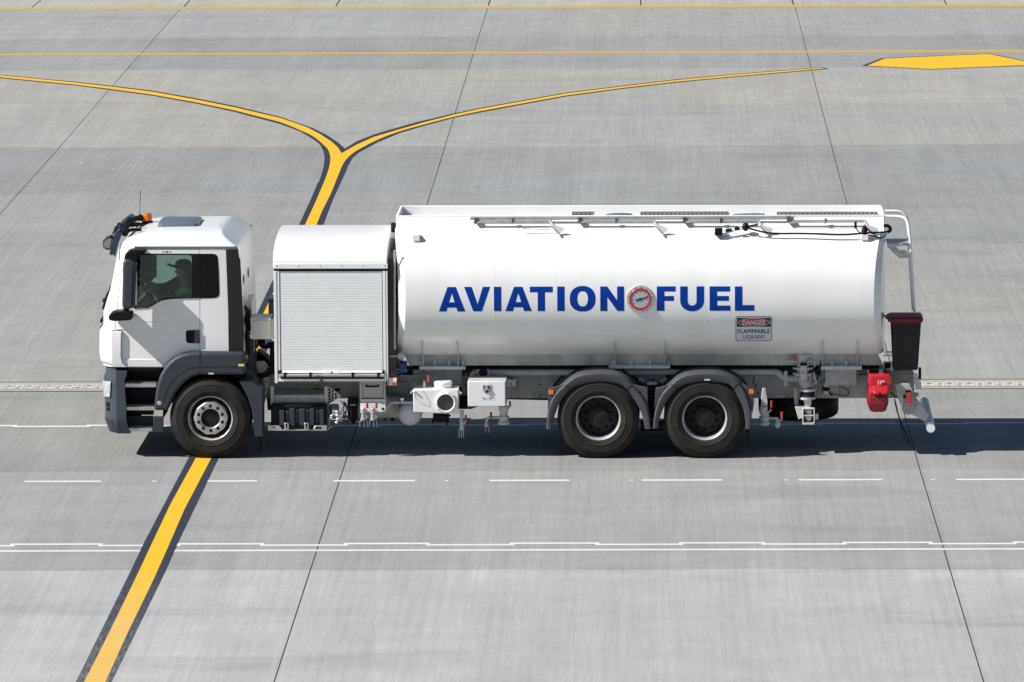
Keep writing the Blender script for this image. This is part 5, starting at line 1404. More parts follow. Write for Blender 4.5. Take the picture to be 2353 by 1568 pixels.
# ================================================================== CAB
cY = .12
def X1(x, y, Y=cY): return z1(x, y, Y)[0]
def Z1_(x, y, Y=cY): return z1(x, y, Y)[1]
zbase = z2(400, 545, cY)[1]
zgut = z1(1000, 762, cY)[1]
xback = z1(1640, 775, cY)[0]; xback_b = z2(1490, 300, cY)[0]
fy_ = .42
fp = [z1(x, y, fy_) for x, y in ((128, 1568), (132, 1440), (185, 1290), (212, 1200), (235, 1090), (262, 940), (285, 830), (308, 740), (325, 700))]
fp = [(z2(112, 540, fy_)[0], z2(112, 540, fy_)[1])] + fp
def front_x(z):
    if z <= fp[0][1]: return fp[0][0]
    for a, b in zip(fp[:-1], fp[1:]):
        if a[1] <= z <= b[1]: return a[0]+(b[0]-a[0])*(z-a[1])/(b[1]-a[1])
    return fp[-1][0]+(z-fp[-1][1])*.5
def back_x(z):
    u = (z-zbase)/(zgut-zbase)
    return xback_b+(xback-xback_b)*min(1, max(0, u))
zcr = zgut+.185
def cab_rings(ins=0.0, z_lo=None, top=0.0):
    z_lo = zbase if z_lo is None else z_lo
    rings = []
    lv = [z_lo]+[z for z in (1.3, 1.5, 1.7, 1.85, 2.0, 2.15, 2.3, 2.45, 2.55, zgut-.04) if z > z_lo+.02]
    for z in lv:
        rings.append((front_x(z)+ins, back_x(z)-ins, cY+ins, far(cY+ins), z))
    fx0 = front_x(zgut)
    for dz, di, df, db in ((.02, .0, .02, .025), (.055, .018, .06, .08), (.09, .05, .10, .13), (.12, .105, .17, .175), (.145, .20, .27, .21), (.165, .34, .40, .235), (.178, .52, .50, .26), (.185, .75, .60, .34)):
        z = zgut+dz-top*ins*dz/.185
        rings.append((fx0+df+ins, xback-db-ins, cY+di+ins, far(cY+di+ins), z-ins*.9*(1 if dz > .05 else 0)))
    out = []
    for i, (a, b, c, d, z) in enumerate(rings):
        rf = min(.30-ins*.5, (d-c)/2-.02); rbk = min(.045, (d-c)/2-.02)
        rf = max(rf, .02); rbk = max(rbk, .02)
        # the front is gently bowed in plan
        r_ = rring(a, b, c, d, z, rf, rbk, 8)
        out.append(r_)
    return out
def cab_mesh(ins, z_lo=None):
    m = MB(); m.quadring(cab_rings(ins, z_lo)); return m.mesh('s')
def prism_mesh(pts, y0, y1):
    return MB().prism(pts, y0, y1).mesh('p')
door_pts = [z1(x, y, cY) for x, y in ((478, 778), (405, 850), (358, 900), (330, 1080), (305, 1230), (285, 1400), (266, 1568))] + [z2(x, y, cY) for x, y in ((231, 130), (231, 541), (690, 543), (740, 485), (805, 440), (880, 412), (960, 398), (1055, 394))] + [z1(1205, 778, cY)]
def grow(pts, d):
    c = Vector((sum(p[0] for p in pts)/len(pts), sum(p[1] for p in pts)/len(pts)))
    n = len(pts); out = []
    ar_ = sum(pts[i][0]*pts[(i+1) % n][1]-pts[(i+1) % n][0]*pts[i][1] for i in range(n))
    s = 1 if ar_ > 0 else -1
    for i in range(n):
        a, b, e = Vector(pts[i-1]), Vector(pts[i]), Vector(pts[(i+1) % n])
        d1 = (b-a).normalized(); d2 = (e-b).normalized()
        n1 = Vector((d1.y, -d1.x))*s; n2 = Vector((d2.y, -d2.x))*s
        m_ = (n1+n2); m_ = m_/max(.5, m_.length**2/2) if m_.length > 1e-6 else n1
        out.append(tuple(b+m_*d))
    return out
hole_img = [(500, 850), (525, 842), (1085, 842), (1112, 852), (1119, 880), (1119, 1290), (1108, 1314), (905, 1316), (850, 1322), (790, 1335), (740, 1360), (690, 1390), (640, 1418), (600, 1428), (478, 1428)]
hole = [z1(x, y, cY) for x, y in hole_img]
frame_img = [(470, 830), (600, 826), (1205, 828), (1205, 1326), (950, 1330), (870, 1336), (790, 1350), (740, 1372), (680, 1410), (620, 1436), (468, 1438), (490, 1000)]
frame = [z1(x, y, cY) for x, y in frame_img]
shell = cab_mesh(0); inner = cab_mesh(.05, zbase+.05)
near_door = prism_mesh(door_pts, -.5, .6); far_door = prism_mesh(door_pts, 1.9, 3)
near_gap = prism_mesh(grow(door_pts, .006), -.5, .6); far_gap = prism_mesh(grow(door_pts, .006), 1.9, 3)
hole_m = prism_mesh(hole, -.5, 3.0)
wx = front_x(1.8)
ws_box = MB().box(-3, front_x(2.45)+.14, .36, far(.36), 1.86, zgut-.09).mesh('w')
body_me = boolean(shell.copy(), [(inner.copy(), 'DIFFERENCE'), (ws_box.copy(), 'DIFFERENCE'), (near_gap, 'DIFFERENCE'), (far_gap, 'DIFFERENCE')])
cab = link('cab', body_me, M['white'], T, 0, 32)
for nm, dm, s in (('door', near_door, 0), ('door', far_door, 1)):
    me = boolean(shell.copy(), [(inner.copy(), 'DIFFERENCE'), (dm, 'INTERSECT'), (hole_m.copy(), 'DIFFERENCE')])
    d = link('door', me, M['white'], T, 0, 32)
    f_ = (lambda y: y) if s == 0 else far
    # black window surround with the opening left free
    fm = boolean(prism_mesh(frame, min(f_(cY-.008), f_(cY+.03)), max(f_(cY-.008), f_(cY+.03))), [(hole_m.copy(), 'DIFFERENCE')])
    link('window_frame', fm, M['black'], d)
    gm = MB().prism(grow(hole, .004), min(f_(cY+.006), f_(cY+.012)), max(f_(cY+.006), f_(cY+.012))).build('door_glass', M['glass'], d)
    hnd = [z2(x, y, cY) for x, y in ((930, 180), (1052, 177), (1054, 312), (940, 308), (922, 292), (918, 200))]
    MB().prism(hnd, f_(cY-.006), f_(cY+.02)).build('door_handle', M['black'], d, .008)
    hg_ = [z2(x, y, cY) for x, y in ((1000, 182), (1050, 182), (1050, 308), (1000, 308))]
    MB().prism(hg_, f_(cY-.028), f_(cY-.006)).build('handle_grip', M['dgrey'], d, .008)
    sl2 = [z2(x, y, cY) for x, y in ((240, 462), (672, 466), (700, 520), (690, 540), (240, 538))]
    MB().prism(sl2, f_(cY-.008), f_(cY+.01)).build('door_sill', M['white'], d, .006)
    cr_ = MB(); 
    q0, q1 = z2(470, 97, cY), z2(660, 97, cY); cr_.box(q0[0], q1[0], f_(cY-.0015), f_(cY+.01), q0[1]-.003, q0[1]+.003)
    q0, q1 = z2(236, 174, cY), z2(350, 176, cY); cr_.box(q0[0], q1[0], f_(cY-.0015), f_(cY+.01), q0[1]-.003, q0[1]+.003)
    cr_.build('panel_groove', mat('groove_grey%d' % s, (.45, .47, .5), .5), d)
    rq = [z1(x, y, cY) for x, y in ((1210, 828), (1355, 828), (1390, 836), (1408, 860), (1420, 1000), (1428, 1270), (1420, 1300), (1395, 1320), (1340, 1326), (1210, 1328))]
    MB().prism(rq, f_(cY-.005), f_(cY+.01)).build('rear_side_window', M['bglass'], cab, .004)
    gdx = 0 if s == 0 else -.06
    pg = [z1(1500, 778, cY), z1(1638, 778, cY), z1(1648, 870, cY), z1(1662, 890, cY), z1(1690, 1500, cY), z2(1490, 130, cY), z2(1484, 395, cY), z2(1340, 395, cY), z2(1335, 0, cY)]
    MB().prism([(a_+gdx, b_) for a_, b_ in pg], f_(cY-(.02 if s == 0 else .004)), f_(cY+.02)).build('air_intake_grille', M['perf'], cab, .006)
    gt_ = [z1(475, 745, cY), z1(1620, 748, cY), z1(1640, 775, cY), z1(475, 775, cY)]
    MB().prism(gt_, f_(cY-.006), f_(cY+.02)).build('roof_gutter', M['hatch'], cab, .003)
dots = MB()
for x, w_ in ((793, 6), (836, 17), (878, 6)):
    q = z1(x, 806, cY); dots.box(q[0]-w_*.0011, q[0]+w_*.0011, cY-.003, cY+.01, q[1]-.007, q[1]+.007)
dots.build('rail_plug', M['black'], cab)
# windscreen
sh2 = cab_mesh(.012); in2 = cab_mesh(.02, zbase+.02)
wm = boolean(sh2, [(in2, 'DIFFERENCE'), (ws_box.copy(), 'INTERSECT')])
link('windscreen', wm, M['clear'], cab, 0, 40)
# dark lining
l1 = cab_mesh(.053, zbase+.053); l2 = cab_mesh(.07, zbase+.12)
lm = boolean(l1, [(l2, 'DIFFERENCE'), (MB().box(-3, front_x(2.45)+.14, .36, far(.36), 1.86, zgut-.09).mesh('w'), 'DIFFERENCE'), (prism_mesh(hole, -.5, 3), 'DIFFERENCE')])
link('cab_lining', lm, mat('cab_interior', (.018, .019, .021), .8), cab)
# roof hatch, beacon, antenna, visor
ht = MB(); cz_ = zgut+.185
hp_ = [(X1(735, 495, 1.1), .95), (X1(770, 440, 1.25), 1.55), (X1(1225, 415, 1.35), 1.55), (X1(1175, 478, 1.0), .95)]
hx0, hx1 = X1(740, 480, 1.0), X1(1225, 440, 1.3)
ht.quadring([rring(hx0, hx1, .82, 1.55, cz_-.02, .08, .05, 4), rring(hx0+.01, hx1-.01, .83, 1.54, cz_+.035, .08, .05, 4), rring(hx0+.04, hx1-.03, .86, 1.5, cz_+.045, .07, .05, 4)])
ht.build('roof_hatch', M['hatch'], cab)
bs_ = P3(z1, 620, 455, 1.5)
b_ = MB(); b_.lathe((bs_[0], 1.5, bs_[2]-.01), [(0, -.10), (.085, -.10), (.075, -.02), (.07, .01), (0, .01)], 'Z', 24); b_.box(bs_[0]-.38, bs_[0]+.08, 1.46, 1.54, bs_[2]-.08, bs_[2]-.03)
bb_ = b_.build('beacon_base', M['black'], T, .004)
MB().lathe((bs_[0], 1.5, bs_[2]), [(0, 0), (.064, 0), (.062, .04), (.058, .075), (.045, .092), (0, .098)], 'Z', 14).build('warning_beacon', mat('amber_dome', (.85, .17, .01), .2, coat=1, var=.35, scale=30), bb_, ang=30)
an = MB(); an.tube([P3(z1, 532, 460, 1.35), P3(z1, 536, 380, 1.35)], .010, 8); an.tube([P3(z1, 536, 380, 1.35), P3(z1, 543, 122, 1.35)], .004, 6); an.tube([P3(z1, 560, 455, 1.42), P3(z1, 480, 430, 1.3)], .012, 6)
an.build('antenna', M['black'], T)
# sun visor: smoked blade across the top of the windscreen
vz = MB(); rows_ = []
for Y, (xa, ya), (xb, yb) in ((.22, (205, 830), (262, 850)), (.30, (228, 700), (295, 705)), (.45, (250, 600), (335, 600)), (.75, (290, 540), (352, 545)), (1.1, (340, 465), (400, 490)), (1.45, (385, 420), (455, 450)), (1.75, (440, 395), (500, 410))):
    rows_.append((P3(z1, xa, ya, Y), P3(z1, xb, yb, Y)))
vis = MB(); rr_ = []
for a, b in rows_:
    m_ = [(a[0]+(b[0]-a[0])*.5-.03, a[1], (a[2]+b[2])/2+.03)][0]
    rr_.append([a, m_, b, (b[0], b[1], b[2]-.012), (m_[0], m_[1], m_[2]-.012), (a[0], a[1], a[2]-.012)])
vis.quadring(rr_)
vis.build('sun_visor', M['visor'], T, ang=50)
arm = MB()
arm.tube([P3(z1, 370, 585, .5), P3(z1, 450, 560, .55), P3(z1, 520, 560, .6), P3(z1, 553, 555, .6)], .022, 8); arm.tube([P3(z1, 400, 515, .9), P3(z1, 480, 500, .95), P3(z1, 565, 500, 1.0)], .022, 8)
arm.tube([P3(z1, 340, 520, .8), P3(z1, 420, 490, 1.0), P3(z1, 480, 440, 1.3), P3(z1, 560, 420, 1.5)], .035, 8)
arm.tube([P3(z1, 370, 600, .45), P3(z1, 380, 520, .8), P3(z1, 430, 450, 1.2)], .045, 8)
for x, y_, Y in ((300, 500, .9), (275, 530, .8), (262, 560, .7), (250, 590, .6)): arm.ball(P3(z1, x, y_, Y), .026, (1, 1, .8), 10)
arm.build('visor_bracket', M['black'], T)
fm_ = MB(); pts = [z1(x, y, .5) for x, y in ((118, 690), (150, 650), (215, 622), (243, 622), (215, 770), (190, 788), (150, 782), (125, 755))]
fm_.prism(pts, .5, .62); fmo = fm_.build('front_mirror', M['black'], T, .015)
fm_ = MB(); fm_.prism([z1(x, y, .495) for x, y in ((130, 700), (155, 672), (205, 650), (218, 662), (196, 765), (155, 768), (135, 748))], .492, .50); fm_.build('mirror_glass', M['mirror'], fmo)
fm_ = MB(); fm_.prism([z1(x, y, .4) for x, y in ((250, 640), (278, 660), (240, 830), (215, 845), (198, 830), (215, 700))], .36, .44); fm_.tube([P3(z1, 235, 640, .5), P3(z1, 275, 590, .5), P3(z1, 320, 560, .5)], .018, 8)
fm_.build('mirror_arm', M['dgrey'], T, .01)
# side mirrors
for s in (0, 1):
    f_ = (lambda y: y) if s == 0 else far
    def fy2(l): return [(x, f_(y), z) for x, y, z in l]
    Ym = -.14
    hs_ = MB(); a = [z1(x, y, Ym) for x, y in ((345, 930), (352, 905), (400, 890), (490, 935), (502, 965), (492, 1100), (480, 1400), (470, 1432), (440, 1446), (360, 1442), (338, 1425), (336, 1380), (342, 1100))]
    hs_.prism(a, f_(Ym), f_(.02)); mo = hs_.build('side_mirror', M['dgrey'], T, .03, seg=3)
    MB().prism([z1(x, y, Ym) for x, y in ((452, 960), (462, 955), (448, 1395), (438, 1400))], f_(Ym-.003), f_(.0)).build('mirror_seam', M['black'], mo)
    xm = a[4][0]
    g_ = MB(); g_.box(xm-.03, xm-.02+.012, f_(Ym+.03), f_(.0), a[9][1]+.04, a[1][1]-.04); g_.build('mirror_glass', M['mirror'], mo)
    cp = MB(); cp.prism([z1(x, y, -.06) for x, y in ((358, 880), (372, 830), (405, 795), (440, 783), (580, 785), (602, 815), (585, 828), (520, 835), (500, 870), (497, 945), (470, 940), (420, 920), (375, 905))], f_(-.06), f_(cY)); cp.build('mirror_cap', M['black'], mo, .015)
    ca = MB(); ca.tube(fy2([P3(z1, 385, 1440, -.02), P3(z1, 380, 1475, 0), P3(z1, 380, 1500, .02)]), .04, 12); ca.build('mirror_arm', M['black'], mo)
    lo = MB(); lo.prism([z2(x, y, -.10) for x, y in ((165, 35), (190, 8), (235, -5), (340, 0), (385, 5), (395, 20), (390, 70), (380, 84), (220, 94), (170, 86), (158, 60))], f_(-.10), f_(.11)); lo.build('kerb_mirror', M['black'], mo, .025, seg=3)

# front panel, bumper, lamps
fpn = MB()
x_a = z2(82, 400, .45)[0]; x_b = z2(204, 400, .09)[0]; x_t = z2(86, 200, .45)[0]
z_t = z2(100, 188, .09)[1]; z_b = z2(100, 540, .09)[1]; z_m = z2(85, 500, .09)[1]
fpn.quadring([rring(x_a+.09, x_b, .09, far(.09), z_b, .28, .01, 8), rring(x_a+.01, x_b, .088, far(.088), z_m, .3, .01, 8), rring(x_a-.005, x_b, .085, far(.085), z_m+.1, .3, .01, 8), rring(x_t-.005, x_b, .085, far(.085), z_t-.03, .3, .01, 8), rring(x_t+.01, x_b, .095, far(.095), z_t, .3, .01, 8)])
fpn.build('front_panel', M['white'], T, .006)
for s in (0, 1):
    f_ = (lambda y: y) if s == 0 else far
    MB().prism([z2(x, y, .1) for x, y in ((205, 230), (231, 230), (231, 540), (205, 540))], f_(.10), f_(.16)).build('corner_slot', M['hatch'], T)
gr_ = MB()
for i in range(6): gr_.box(x_a-.003, x_a+.03, .5, far(.5), z_b+.06+i*.09, z_b+.10+i*.09)
gr_.build('radiator_grille', M['black'], T, .004)
wp = MB(); wp.tube([P3(z1, 130, 1440, .7), P3(z1, 150, 1340, .8), P3(z1, 185, 1260, .9)], .018, 6); wp.ball(P3(z1, 145, 1350, .7), .035, seg=10); wp.ball(P3(z1, 140, 1420, .6), .03, seg=10)
for k in range(3): wp.tube([(front_x(1.9)-.03, .5+k*.6, 1.86), (front_x(2.1)-.035, .9+k*.55, 2.1)], .010, 6)
wp.build('wiper', M['black'], T)
bp_img = [(250, 1192), (190, 1188), (168, 1150), (148, 1095), (133, 1010), (130, 850), (122, 760), (116, 660), (120, 605), (140, 575), (235, 565)]
def bx_(z):
    pts = sorted([z2(x, y, .35) for x, y in bp_img[1:-1]], key=lambda p: p[1])
    if z <= pts[0][1]: return pts[0][0]
    for a, b in zip(pts[:-1], pts[1:]):
        if a[1] <= z <= b[1]: return a[0]+(b[0]-a[0])*(z-a[1])/max(1e-6, b[1]-a[1])
    return pts[-1][0]
zt_, zb_ = z2(200, 572, .02)[1], z2(200, 1194, .02)[1]
xbr = z2(250, 900, .02)[0]
def bump_rings(off=0):
    r_ = []
    for i in range(15):
        z = zb_+(zt_-zb_)*i/14
        ins = .0+.08*max(0, 1-i/3.0)
        r_.append(rring(bx_(z)-off, xbr, .01+ins*.6-off, far(.01+ins*.6-off), z, .30, .01, 8))
    return r_
bmp = MB(); bmp.quadring(bump_rings()); bo_ = bmp.build('bumper', mat('bumper_plastic', (.056, .069, .092), .5, var=.1), T, .004, ang=30)
for s in (0, 1):
    yb0, yb1 = (-.1, .55) if s == 0 else (far(.55), 2.6)
    hm = MB(); hm.quadring(bump_rings(.012)); hm = hm.mesh('h')
    q0 = z2(128, 682, .1); q1 = z2(186, 838, .06)
    bxm = MB().prism([z2(120, 684, .1), z2(184, 680, .06), z2(172, 838, .06), z2(120, 838, .1), (z2(120, 838, .1)[0]-.5, z2(120, 838, .1)[1]), (z2(120, 684, .1)[0]-.5, z2(120, 684, .1)[1])], yb0, yb1).mesh('b')
    link('headlight', boolean(hm, [(bxm, 'INTERSECT')]), M['lamp'], bo_, 0, 40)
    hm = MB(); hm.quadring(bump_rings(.006)); hm = hm.mesh('h')
    bxm = MB().box(z2(135, 900, .1)[0], z2(166, 900, .06)[0], yb0, yb1 if s == 0 else yb1, z2(140, 930, .08)[1], z2(140, 892, .08)[1])
    a, b = z2(138, 940, .08), z2(166, 975, .06); bxm.box(a[0], b[0], yb0, yb1, b[1], a[1])
    link('fog_slot', boolean(hm, [(bxm.mesh('b'), 'INTERSECT')]), M['matt'], bo_, 0, 40)
lip = MB(); lip.quadring([rring(bx_(zb_+.0)+.0, xbr, .06, far(.06), zb_-.005, .28, .01, 8), rring(bx_(zb_+.16)-.012, xbr, .02, far(.02), zb_+.165, .3, .01, 8)])
lip.build('bumper_lip', M['dgrey'], bo_, .004)

# steps
for s in (0, 1):
    f_ = (lambda y: y) if s == 0 else far
    fr_ = .0
    def P_(pts, y0, y1, name, m, par, bev=.004):
        q = [z2(x, y, y0) for x, y in pts]; return MB().prism(q, f_(y0), f_(y1)).build(name, m, par, bev)
    sb_ = P_(((252, 560), (700, 560), (640, 700), (610, 900), (600, 1010), (252, 1010)), .34, .42, 'step_well', M['black'], T)
    P_(((252, 548), (680, 548), (690, 575), (252, 575)), .12, .36, 'well_top', M['black'], sb_)
    P_(((262, 600), (280, 600), (280, 965), (262, 965)), .08, .16, 'well_post', M['dgrey'], sb_)
    P_(((258, 1018), (292, 1020), (330, 1120), (330, 1180), (258, 1172)), .06, .12, 'step_hanger', M['dgrey'], sb_)
    P_(((600, 1028), (698, 1030), (698, 1180), (580, 1178), (600, 1120)), .04, .10, 'step_hanger', M['dgrey'], sb_)
    P_(((285, 1020), (600, 1020), (600, 1130), (300, 1130)), .30, .33, 'step_back', M['dgrey'], sb_)
    for x0_, x1_, yt_, yb_ in ((315, 630, 702, 740), (305, 618, 930, 966), (332, 590, 1140, 1172)):
        a = z2(x0_, yt_, .06); b = z2(x1_, yb_, .06)
        st_ = MB(); st_.box(a[0], b[0], f_(.06), f_(.30), b[1], a[1]); so_ = st_.build('step', M['alu'], T, .004)
        th = MB()
        n_ = 13
        for i in range(n_):
            for j in range(3):
                x = a[0]+.02+(b[0]-a[0]-.04)*(i+.5*(j % 2))/(n_-.5); th.prism([(x-.009, a[1]), (x, a[1]+.007), (x+.009, a[1])], f_(.08+.08*j), f_(.10+.08*j))
        th.build('tread_tooth', M['alu'], so_)
    # front mudguard and arch
    fo = [(610, 968), (612, 880), (622, 800), (640, 700), (668, 620), (705, 555), (750, 498), (805, 452), (870, 420), (960, 402), (1055, 398), (1488, 402), (1497, 620), (1110, 620), (1040, 622), (980, 640), (910, 690), (850, 755), (805, 820), (775, 890), (745, 968)]
    mgf = P_(fo, -.02, .30, 'front_mudguard', M['dgrey'], T, .035)
    P_(((1055, 398), (1059, 398), (1059, 620), (1055, 620)), -.0215, .0, 'mudguard_seam', M['black'], mgf, 0)
    MB().prism([z2(x, y, -.02) for x, y in ((1435, 511), (1490, 511), (1490, 537), (1435, 537))], f_(-.022), f_(.0)).build('yellow_sticker', M['ylabel'], mgf)
    MB().prism([z2(x, y, -.02) for x, y in ((1138, 598), (1195, 598), (1190, 612), (1145, 612))], f_(-.0235), f_(.0)).build('maker_sticker', M['signw'], mgf)
    gl = MB(); gl.tube([(p[0], f_(-.021), p[1]) for p in [z2(x, y, -.021) for x, y in ((700, 880), (720, 800), (755, 720), (800, 655), (860, 600), (930, 560), (1000, 545), (1060, 540), (1490, 536))]], .003, 5); gl.build('moulding_line', M['black'], mgf)
    a = z2(661, 896, -.02); MB().lathe((a[0], f_(-.02), a[1]), [(0, -.006*(1-2*s)), (.022, -.006*(1-2*s)), (.030, 0), (0, 0)], seg=20).build('side_repeater', M['lamp'], mgf)
    P_(((1440, 680), (1575, 680), (1610, 725), (1640, 738), (1674, 738), (1671, 1226), (1595, 1226), (1585, 1110), (1566, 960), (1528, 840), (1478, 745)), .02, .34, 'rear_splash_guard', M['dgrey'], T, .008)
    P_(((1632, 1226), (1668, 1226), (1661, 1365), (1636, 1365)), .18, .20, 'mud_flap', M['black'], T, .003)
    n = 16; rg = []; cx = fx
    for k in range(n+1):
        an_ = PI*(-.02+1.04*k/n); c_, s_ = math.cos(an_), math.sin(an_)
        rg.append([(cx+.60*c_, f_(.10), .56+.58*s_), (cx+.62*c_, f_(.10), .56+.60*s_), (cx+.62*c_, f_(.62), .56+.60*s_), (cx+.60*c_, f_(.62), .56+.58*s_)])
    MB().quadring(rg).build('wheel_arch', M['matt'], T)
    P_(((640, 600), (1560, 600), (1540, 800), (1400, 700), (900, 700), (740, 900)), .62, .66, 'arch_back', M['matt'], T, 0)
eng = MB(); eng.box(z2(300, 0, .6)[0], z2(1500, 0, .6)[0], .75, far(.75), .72, zbase+.02); eng.box(z2(300, 0, .6)[0], z2(690, 0, .6)[0], .45, far(.45), .62, zbase+.02); eng.build('engine_block', M['matt'], T)

# gap between cab and cabinet
sb_ = MB(); a = z2(1558, 82, .22); b = z2(1748, 268, .22); sb_.box(a[0], b[0], .22, .60, b[1], a[1]); so_ = sb_.build('control_box', M['cream'], T, .004)
q = MB(); q.bx(z2, 1552, 62, 1750, 80, .2, .6); q.build('box_top', M['steel'], so_, .004)
q = MB(); q.bx(z2, 1750, 75, 1783, 268, .25, .55); q.build('box_bracket', M['chassis'], so_)
q = MB()
for x, y_ in ((1725, 120), (1725, 215), (1540, 200), (1540, 232)): v_ = z2(x, y_, .22); q.lathe((v_[0], .22, v_[1]), [(0, -.005), (.006, -.005), (.006, .002), (0, .002)], seg=8)
q.build('bolt', M['steel'], so_)
hc_ = MB()
for i in range(5):
    x = 1500+9*i
    hc_.tube([P3(z2, x-5, -60+10*i, .4+.03*i), P3(z2, x+15, 0, .38+.03*i), P3(z2, x+8*(i % 3), 80, .36), P3(z2, x+12, 160, .38), P3(z2, x, 300, .42), P3(z2, x+10, 420, .45)], .014, 6)
for i in range(5):
    x = 1632+14*i
    hc_.tube([P3(z2, x, 268, .5), P3(z2, x+5, 320, .5-.03*i), P3(z2, x+35, 350+4*(i % 3), .48), P3(z2, x+75, 335, .5), P3(z2, x+95-8*i, 300, .52)], .010, 6)
hc_.tube([P3(z2, 1775, 290, .5), P3(z2, 1768, 420, .5), P3(z2, 1775, 560, .5), P3(z2, 1700, 615, .5), P3(z2, 1620, 630, .55)], .035, 8)
hc_.build('air_hose', M['black'], T)
bk_ = MB(); bk_.bx(z2, 1525, 268, 1588, 640, .55, .62); bk_.bx(z2, 1590, 280, 1612, 620, .62, .7); bk_.build('hose_carrier', M['mgrey'], T, .004)
bk_ = MB(); bk_.px(z2, [(1612, 380), (1700, 440), (1745, 490), (1755, 545), (1700, 560), (1640, 500), (1610, 470)], 1.6, 1.9); bk_.build('exhaust_stack', M['black'], T, .02)
bk_ = MB(); bk_.px(z2, [(1592, 508), (1682, 508), (1722, 560), (1660, 612), (1575, 612)], .75, 1.0); bk_.build('air_cleaner', M['pipe'], T, .02)
bk_ = MB(); bk_.px(z2, [(1495, 560), (1560, 600), (1620, 660), (1640, 735), (1600, 735), (1500, 660)], .3, .8); bk_.build('cab_mount', M['dgrey'], T, .01)
bk_ = MB(); bk_.px(z2, [(1675, 700), (1740, 705), (1690, 900), (1672, 900)], .4, .45); bk_.bx(z2, 1680, 640, 1740, 720, .5, .6); bk_.build('front_bracket', M['chassis'], T, .004)
v_ = MB(); v_.bx(z2, 1508, 455, 1520, 492, .28, .3); v_.build('rear_marker', M['handle'], T)
# cabinet / bottle on the far side behind the cab, cab rear details
fb_ = MB(); fb_.bx(z1, 1975, 1345, 2050, 1600, 1.95, 2.3); fbo = fb_.build('far_locker', mat('locker_grey', (.16, .19, .2), .5), T, .004)
q = MB(); q.bx(z1, 1970, 1330, 2050, 1348, 1.93, 2.32); q.build('locker_lid', M['hatch'], fbo)
rv_ = MB()
for Yq, px_, py_ in ((1.35, 1738, 1040), (.62, 1692, 1120)):
    zq = z1(px_, py_, Yq)[1]; xq = back_x(zq); rv_.lathe((xq, Yq, zq), [(0, .008), (.06, .008), (.065, -.02), (0, -.02)], 'X', 16)
rv_.build('cab_vent', M['black'], cab, .004)
lb = MB(); lb.px(z1, [(1710, 1400), (1755, 1290), (1810, 1282), (1770, 1450), (1710, 1470)], .55, .6); lb.bx(z1, 1768, 1400, 1790, 1560, .6, .63); lb.build('lift_bracket', M['steel'], T, .004)

# ---------------- interior: seat, steering wheel, dashboard
dk_ = mat('seat_cloth', (.022, .023, .026), .9)
DYv = .55                                           # driver's centre line
hx_, hz_ = z1(1015, 1015, DYv)
seat = MB()
hipx, hipz = hx_+.02, hz_-.66
seat.quadring([rring(hipx-.33, hipx+.20, DYv-.24, DYv+.24, hipz-.22, .06, .06, 3), rring(hipx-.35, hipx+.20, DYv-.25, DYv+.25, hipz-.10, .08, .06, 3)])
seat.quadring([[(x, y, z) for x, y, z in ((hipx+.10, DYv-.23, hipz-.1), (hipx+.24, DYv-.23, hipz-.1), (hipx+.24, DYv+.23, hipz-.1), (hipx+.10, DYv+.23, hipz-.1))],
               [(x, y, z) for x, y, z in ((hipx+.19, DYv-.23, hipz+.45), (hipx+.33, DYv-.23, hipz+.42), (hipx+.33, DYv+.23, hipz+.42), (hipx+.19, DYv+.23, hipz+.45))],
               [(x, y, z) for x, y, z in ((hipx+.22, DYv-.13, hipz+.62), (hipx+.33, DYv-.13, hipz+.60), (hipx+.33, DYv+.13, hipz+.60), (hipx+.22, DYv+.13, hipz+.62))]])
seat.build('driver_seat', dk_, T, .03)
s2 = MB(); s2.box(hipx-.3, hipx+.2, 1.65, 2.1, hipz-.2, hipz-.08); s2.box(hipx+.12, hipx+.25, 1.65, 2.1, hipz-.1, hipz+.40); s2.build('passenger_seat', dk_, T, .03)
dbx = front_x(1.8)
db = MB(); db.quadring([[(dbx+.10, .22, 1.2), (dbx+.62, .22, 1.25), (dbx+.62, far(.22), 1.25), (dbx+.10, far(.22), 1.2)], [(dbx+.10, .22, hipz+.18), (dbx+.55, .22, hipz+.14), (dbx+.55, far(.22), hipz+.14), (dbx+.10, far(.22), hipz+.18)], [(dbx+.12, .22, hipz+.24), (dbx+.42, .22, hipz+.24), (dbx+.42, far(.22), hipz+.24), (dbx+.12, far(.22), hipz+.24)]])
db.build('dashboard', dk_, T, .02)
SWc = Vector((*z1(640, 1255, DYv),)); SWc = Vector((SWc.x, DYv, SWc.y))
tilt = R(38)
ax_ = Vector((-math.sin(tilt)*-1, 0, 0))
e1 = Vector((0, 1, 0)); e2 = Vector((math.cos(R(35)), 0, math.sin(R(35)))).normalized()
e2 = Vector((-math.cos(R(58)), 0, math.sin(R(58))))
stw = MB(); ring = [SWc+e1*.22*math.cos(2*PI*k/32)+e2*.22*math.sin(2*PI*k/32) for k in range(33)]
stw.tube(ring, .016, 8)
stw.tube([SWc-e1*.22, SWc, SWc+e1*.22], .016, 6); stw.tube([SWc, SWc-e2*.22], .018, 6)
nrm = e1.cross(e2).normalized(); nrm = nrm if nrm.x < 0 else -nrm
stw.tube([SWc, SWc+nrm*.35+Vector((0, 0, -.1))], .035, 8)
stw.build('steering_wheel', M['mgrey'], T)

